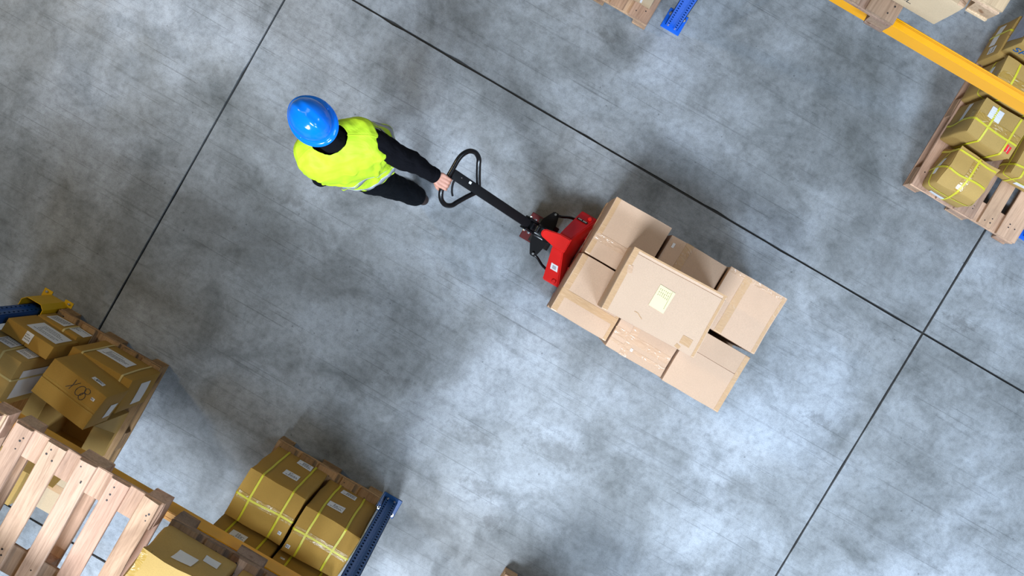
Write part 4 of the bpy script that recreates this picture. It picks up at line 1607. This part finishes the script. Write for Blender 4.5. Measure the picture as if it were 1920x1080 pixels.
for a in range(len(rows) - 1):
    zm = (zof(rows[a]) + zof(rows[a + 1])) / 2
    for k in range(SEG):
        t = (2 * PI * (k + .5) / SEG + PI) % (2 * PI) - PI        # -pi..pi, 0 = right arm
        tl = PI - abs(t)
        hole = False
        for side, tt in (('R', abs(t)), ('L', tl)):
            top = 1.447 if side == 'R' else 1.395
            lim = math.radians(38) * math.sqrt(max(0.0, 1 - ((zm - 1.295) / .150) ** 2)) if zm < top else 0
            if tt < lim:
                hole = True
        if hole:
            continue
        # open front
        if abs(t - PI / 2) < .025 and zm < 1.40:
            continue
        bm.faces.new((grid[a][k], grid[a][(k + 1) % SEG], grid[a + 1][(k + 1) % SEG], grid[a + 1][k]))
for v in [v for v in bm.verts if not v.link_faces]:
    bm.verts.remove(v)
vest = bm_obj('safety_vest', bm, M['vest'], pr)
vest.data.shade_smooth()
md = vest.modifiers.new('thickness', 'SOLIDIFY')
md.thickness = .004
md.offset = 1
for (z0, z1) in ((1.012, 1.052), (1.140, 1.180)):
    verts, faces = [], []
    bm = bmesh.new()
    g4 = []
    fr = []
    for j in range(3):
        zt = z0 + (z1 - z0) * j / 2
        zi = next(i + (zt - prof[i][0]) / (prof[i + 1][0] - prof[i][0]) for i in range(len(prof) - 1) if prof[i][0] <= zt <= prof[i + 1][0])
        g4.append([bm.verts.new(vest_at(zi, 2 * PI * k / SEG) - PL + (rM * math.cos(2 * PI * k / SEG) + fM * math.sin(2 * PI * k / SEG)) * .0065) for k in range(SEG)])
    for j in range(2):
        for k in range(SEG):
            t = 2 * PI * (k + .5) / SEG
            if abs(t - PI / 2) < .025:
                continue
            bm.faces.new((g4[j][k], g4[j][(k + 1) % SEG], g4[j + 1][(k + 1) % SEG], g4[j + 1][k]))
    st = bm_obj('reflective_strip', bm, M['reflect'], vest)
    st.data.shade_smooth()
    md = st.modifiers.new('thickness', 'SOLIDIFY')
    md.thickness = .0025
# raised shoulder seams
for side in (0, PI):
    pts = []
    for q in range(14):
        zi = len(prof) - 1 - q * .33
        if zi < 9.6:
            break
        pts.append(vest_at(zi, side - (.16 if side == 0 else -.16)) - PL + Vector((0, 0, .004)))
    tube('seam', pts, .0028, M['vest'], vest, 6)

# --- hard hat
HC = HEAD + Vector((-.012, .004, .050))
hat_f = (fHd + Vector((0, 0, -.10))).normalized()
hat_r = rHd
hat_u = hat_r.cross(hat_f).normalized()
if hat_u.z < 0:
    hat_u = -hat_u


def hat_pt(x, y, z):
    return HC + hat_f * x + hat_r * y + hat_u * z - PL


N = 72
rowsH = [(1.00, -.004), (1.005, .001), (.985, .006), (.92, .009), (.875, .014), (.860, .024), (.850, .040)]
for k in range(1, 17):
    a = (PI / 2) * k / 16
    rowsH.append((.850 * math.cos(a) ** .80 if k < 16 else 0.0, .040 + .102 * math.sin(a) ** 1.05))
bm = bmesh.new()
rings = []
for (r, z) in rowsH[:-1]:
    ring = []
    for k in range(N):
        t = 2 * PI * k / N
        ct, st = math.cos(t), math.sin(t)
        brim = max(0, ct) ** 3 * max(0, (r - .86) / .14)
        x = ct * (.139 * r + .014 * brim)
        y = st * .112 * r
        zz = z - .006 * brim
        zz += .0065 * math.exp(-(y / .016) ** 2) * max(0, min(1, (z - .05) / .05))      # centre ridge
        zz += .003 * math.exp(-((abs(y) - .045) / .012) ** 2) * max(0, min(1, (z - .05) / .04))
        ring.append(bm.verts.new(hat_pt(x, y, zz)))
    rings.append(ring)
for a, b in zip(rings[:-1], rings[1:]):
    for k in range(N):
        bm.faces.new((a[k], a[(k + 1) % N], b[(k + 1) % N], b[k]))
tipv = bm.verts.new(hat_pt(0, 0, rowsH[-1][1] + .006))
for k in range(N):
    bm.faces.new((rings[-1][k], rings[-1][(k + 1) % N], tipv))
hat = bm_obj('hard_hat', bm, M['helmet'], pr)
hat.data.shade_smooth()
md = hat.modifiers.new('thickness', 'SOLIDIFY')
md.thickness = .0025
md.offset = -1
for s in (-1, 1):
    bm = bmesh.new()
    Mx = Matrix.Translation(hat_pt(-.01, s * .0955, .030)) @ Matrix.Rotation(math.atan2(hat_f.y, hat_f.x), 4, 'Z')
    add_box(bm, (-.016, -.004, -.007), (.016, .004, .007), .003, 2, Mx)
    bm_obj('accessory_slot', bm, M['helmet'], hat)
tube('brim_lip', [hat_pt(math.cos(t) * (.1395 + .014 * max(0, math.cos(t)) ** 3), math.sin(t) * .1125, -.003 - .006 * max(0, math.cos(t)) ** 3) for t in [2 * PI * k / 64 for k in range(64)]], .0032, M['helmet'], hat, 8, True)
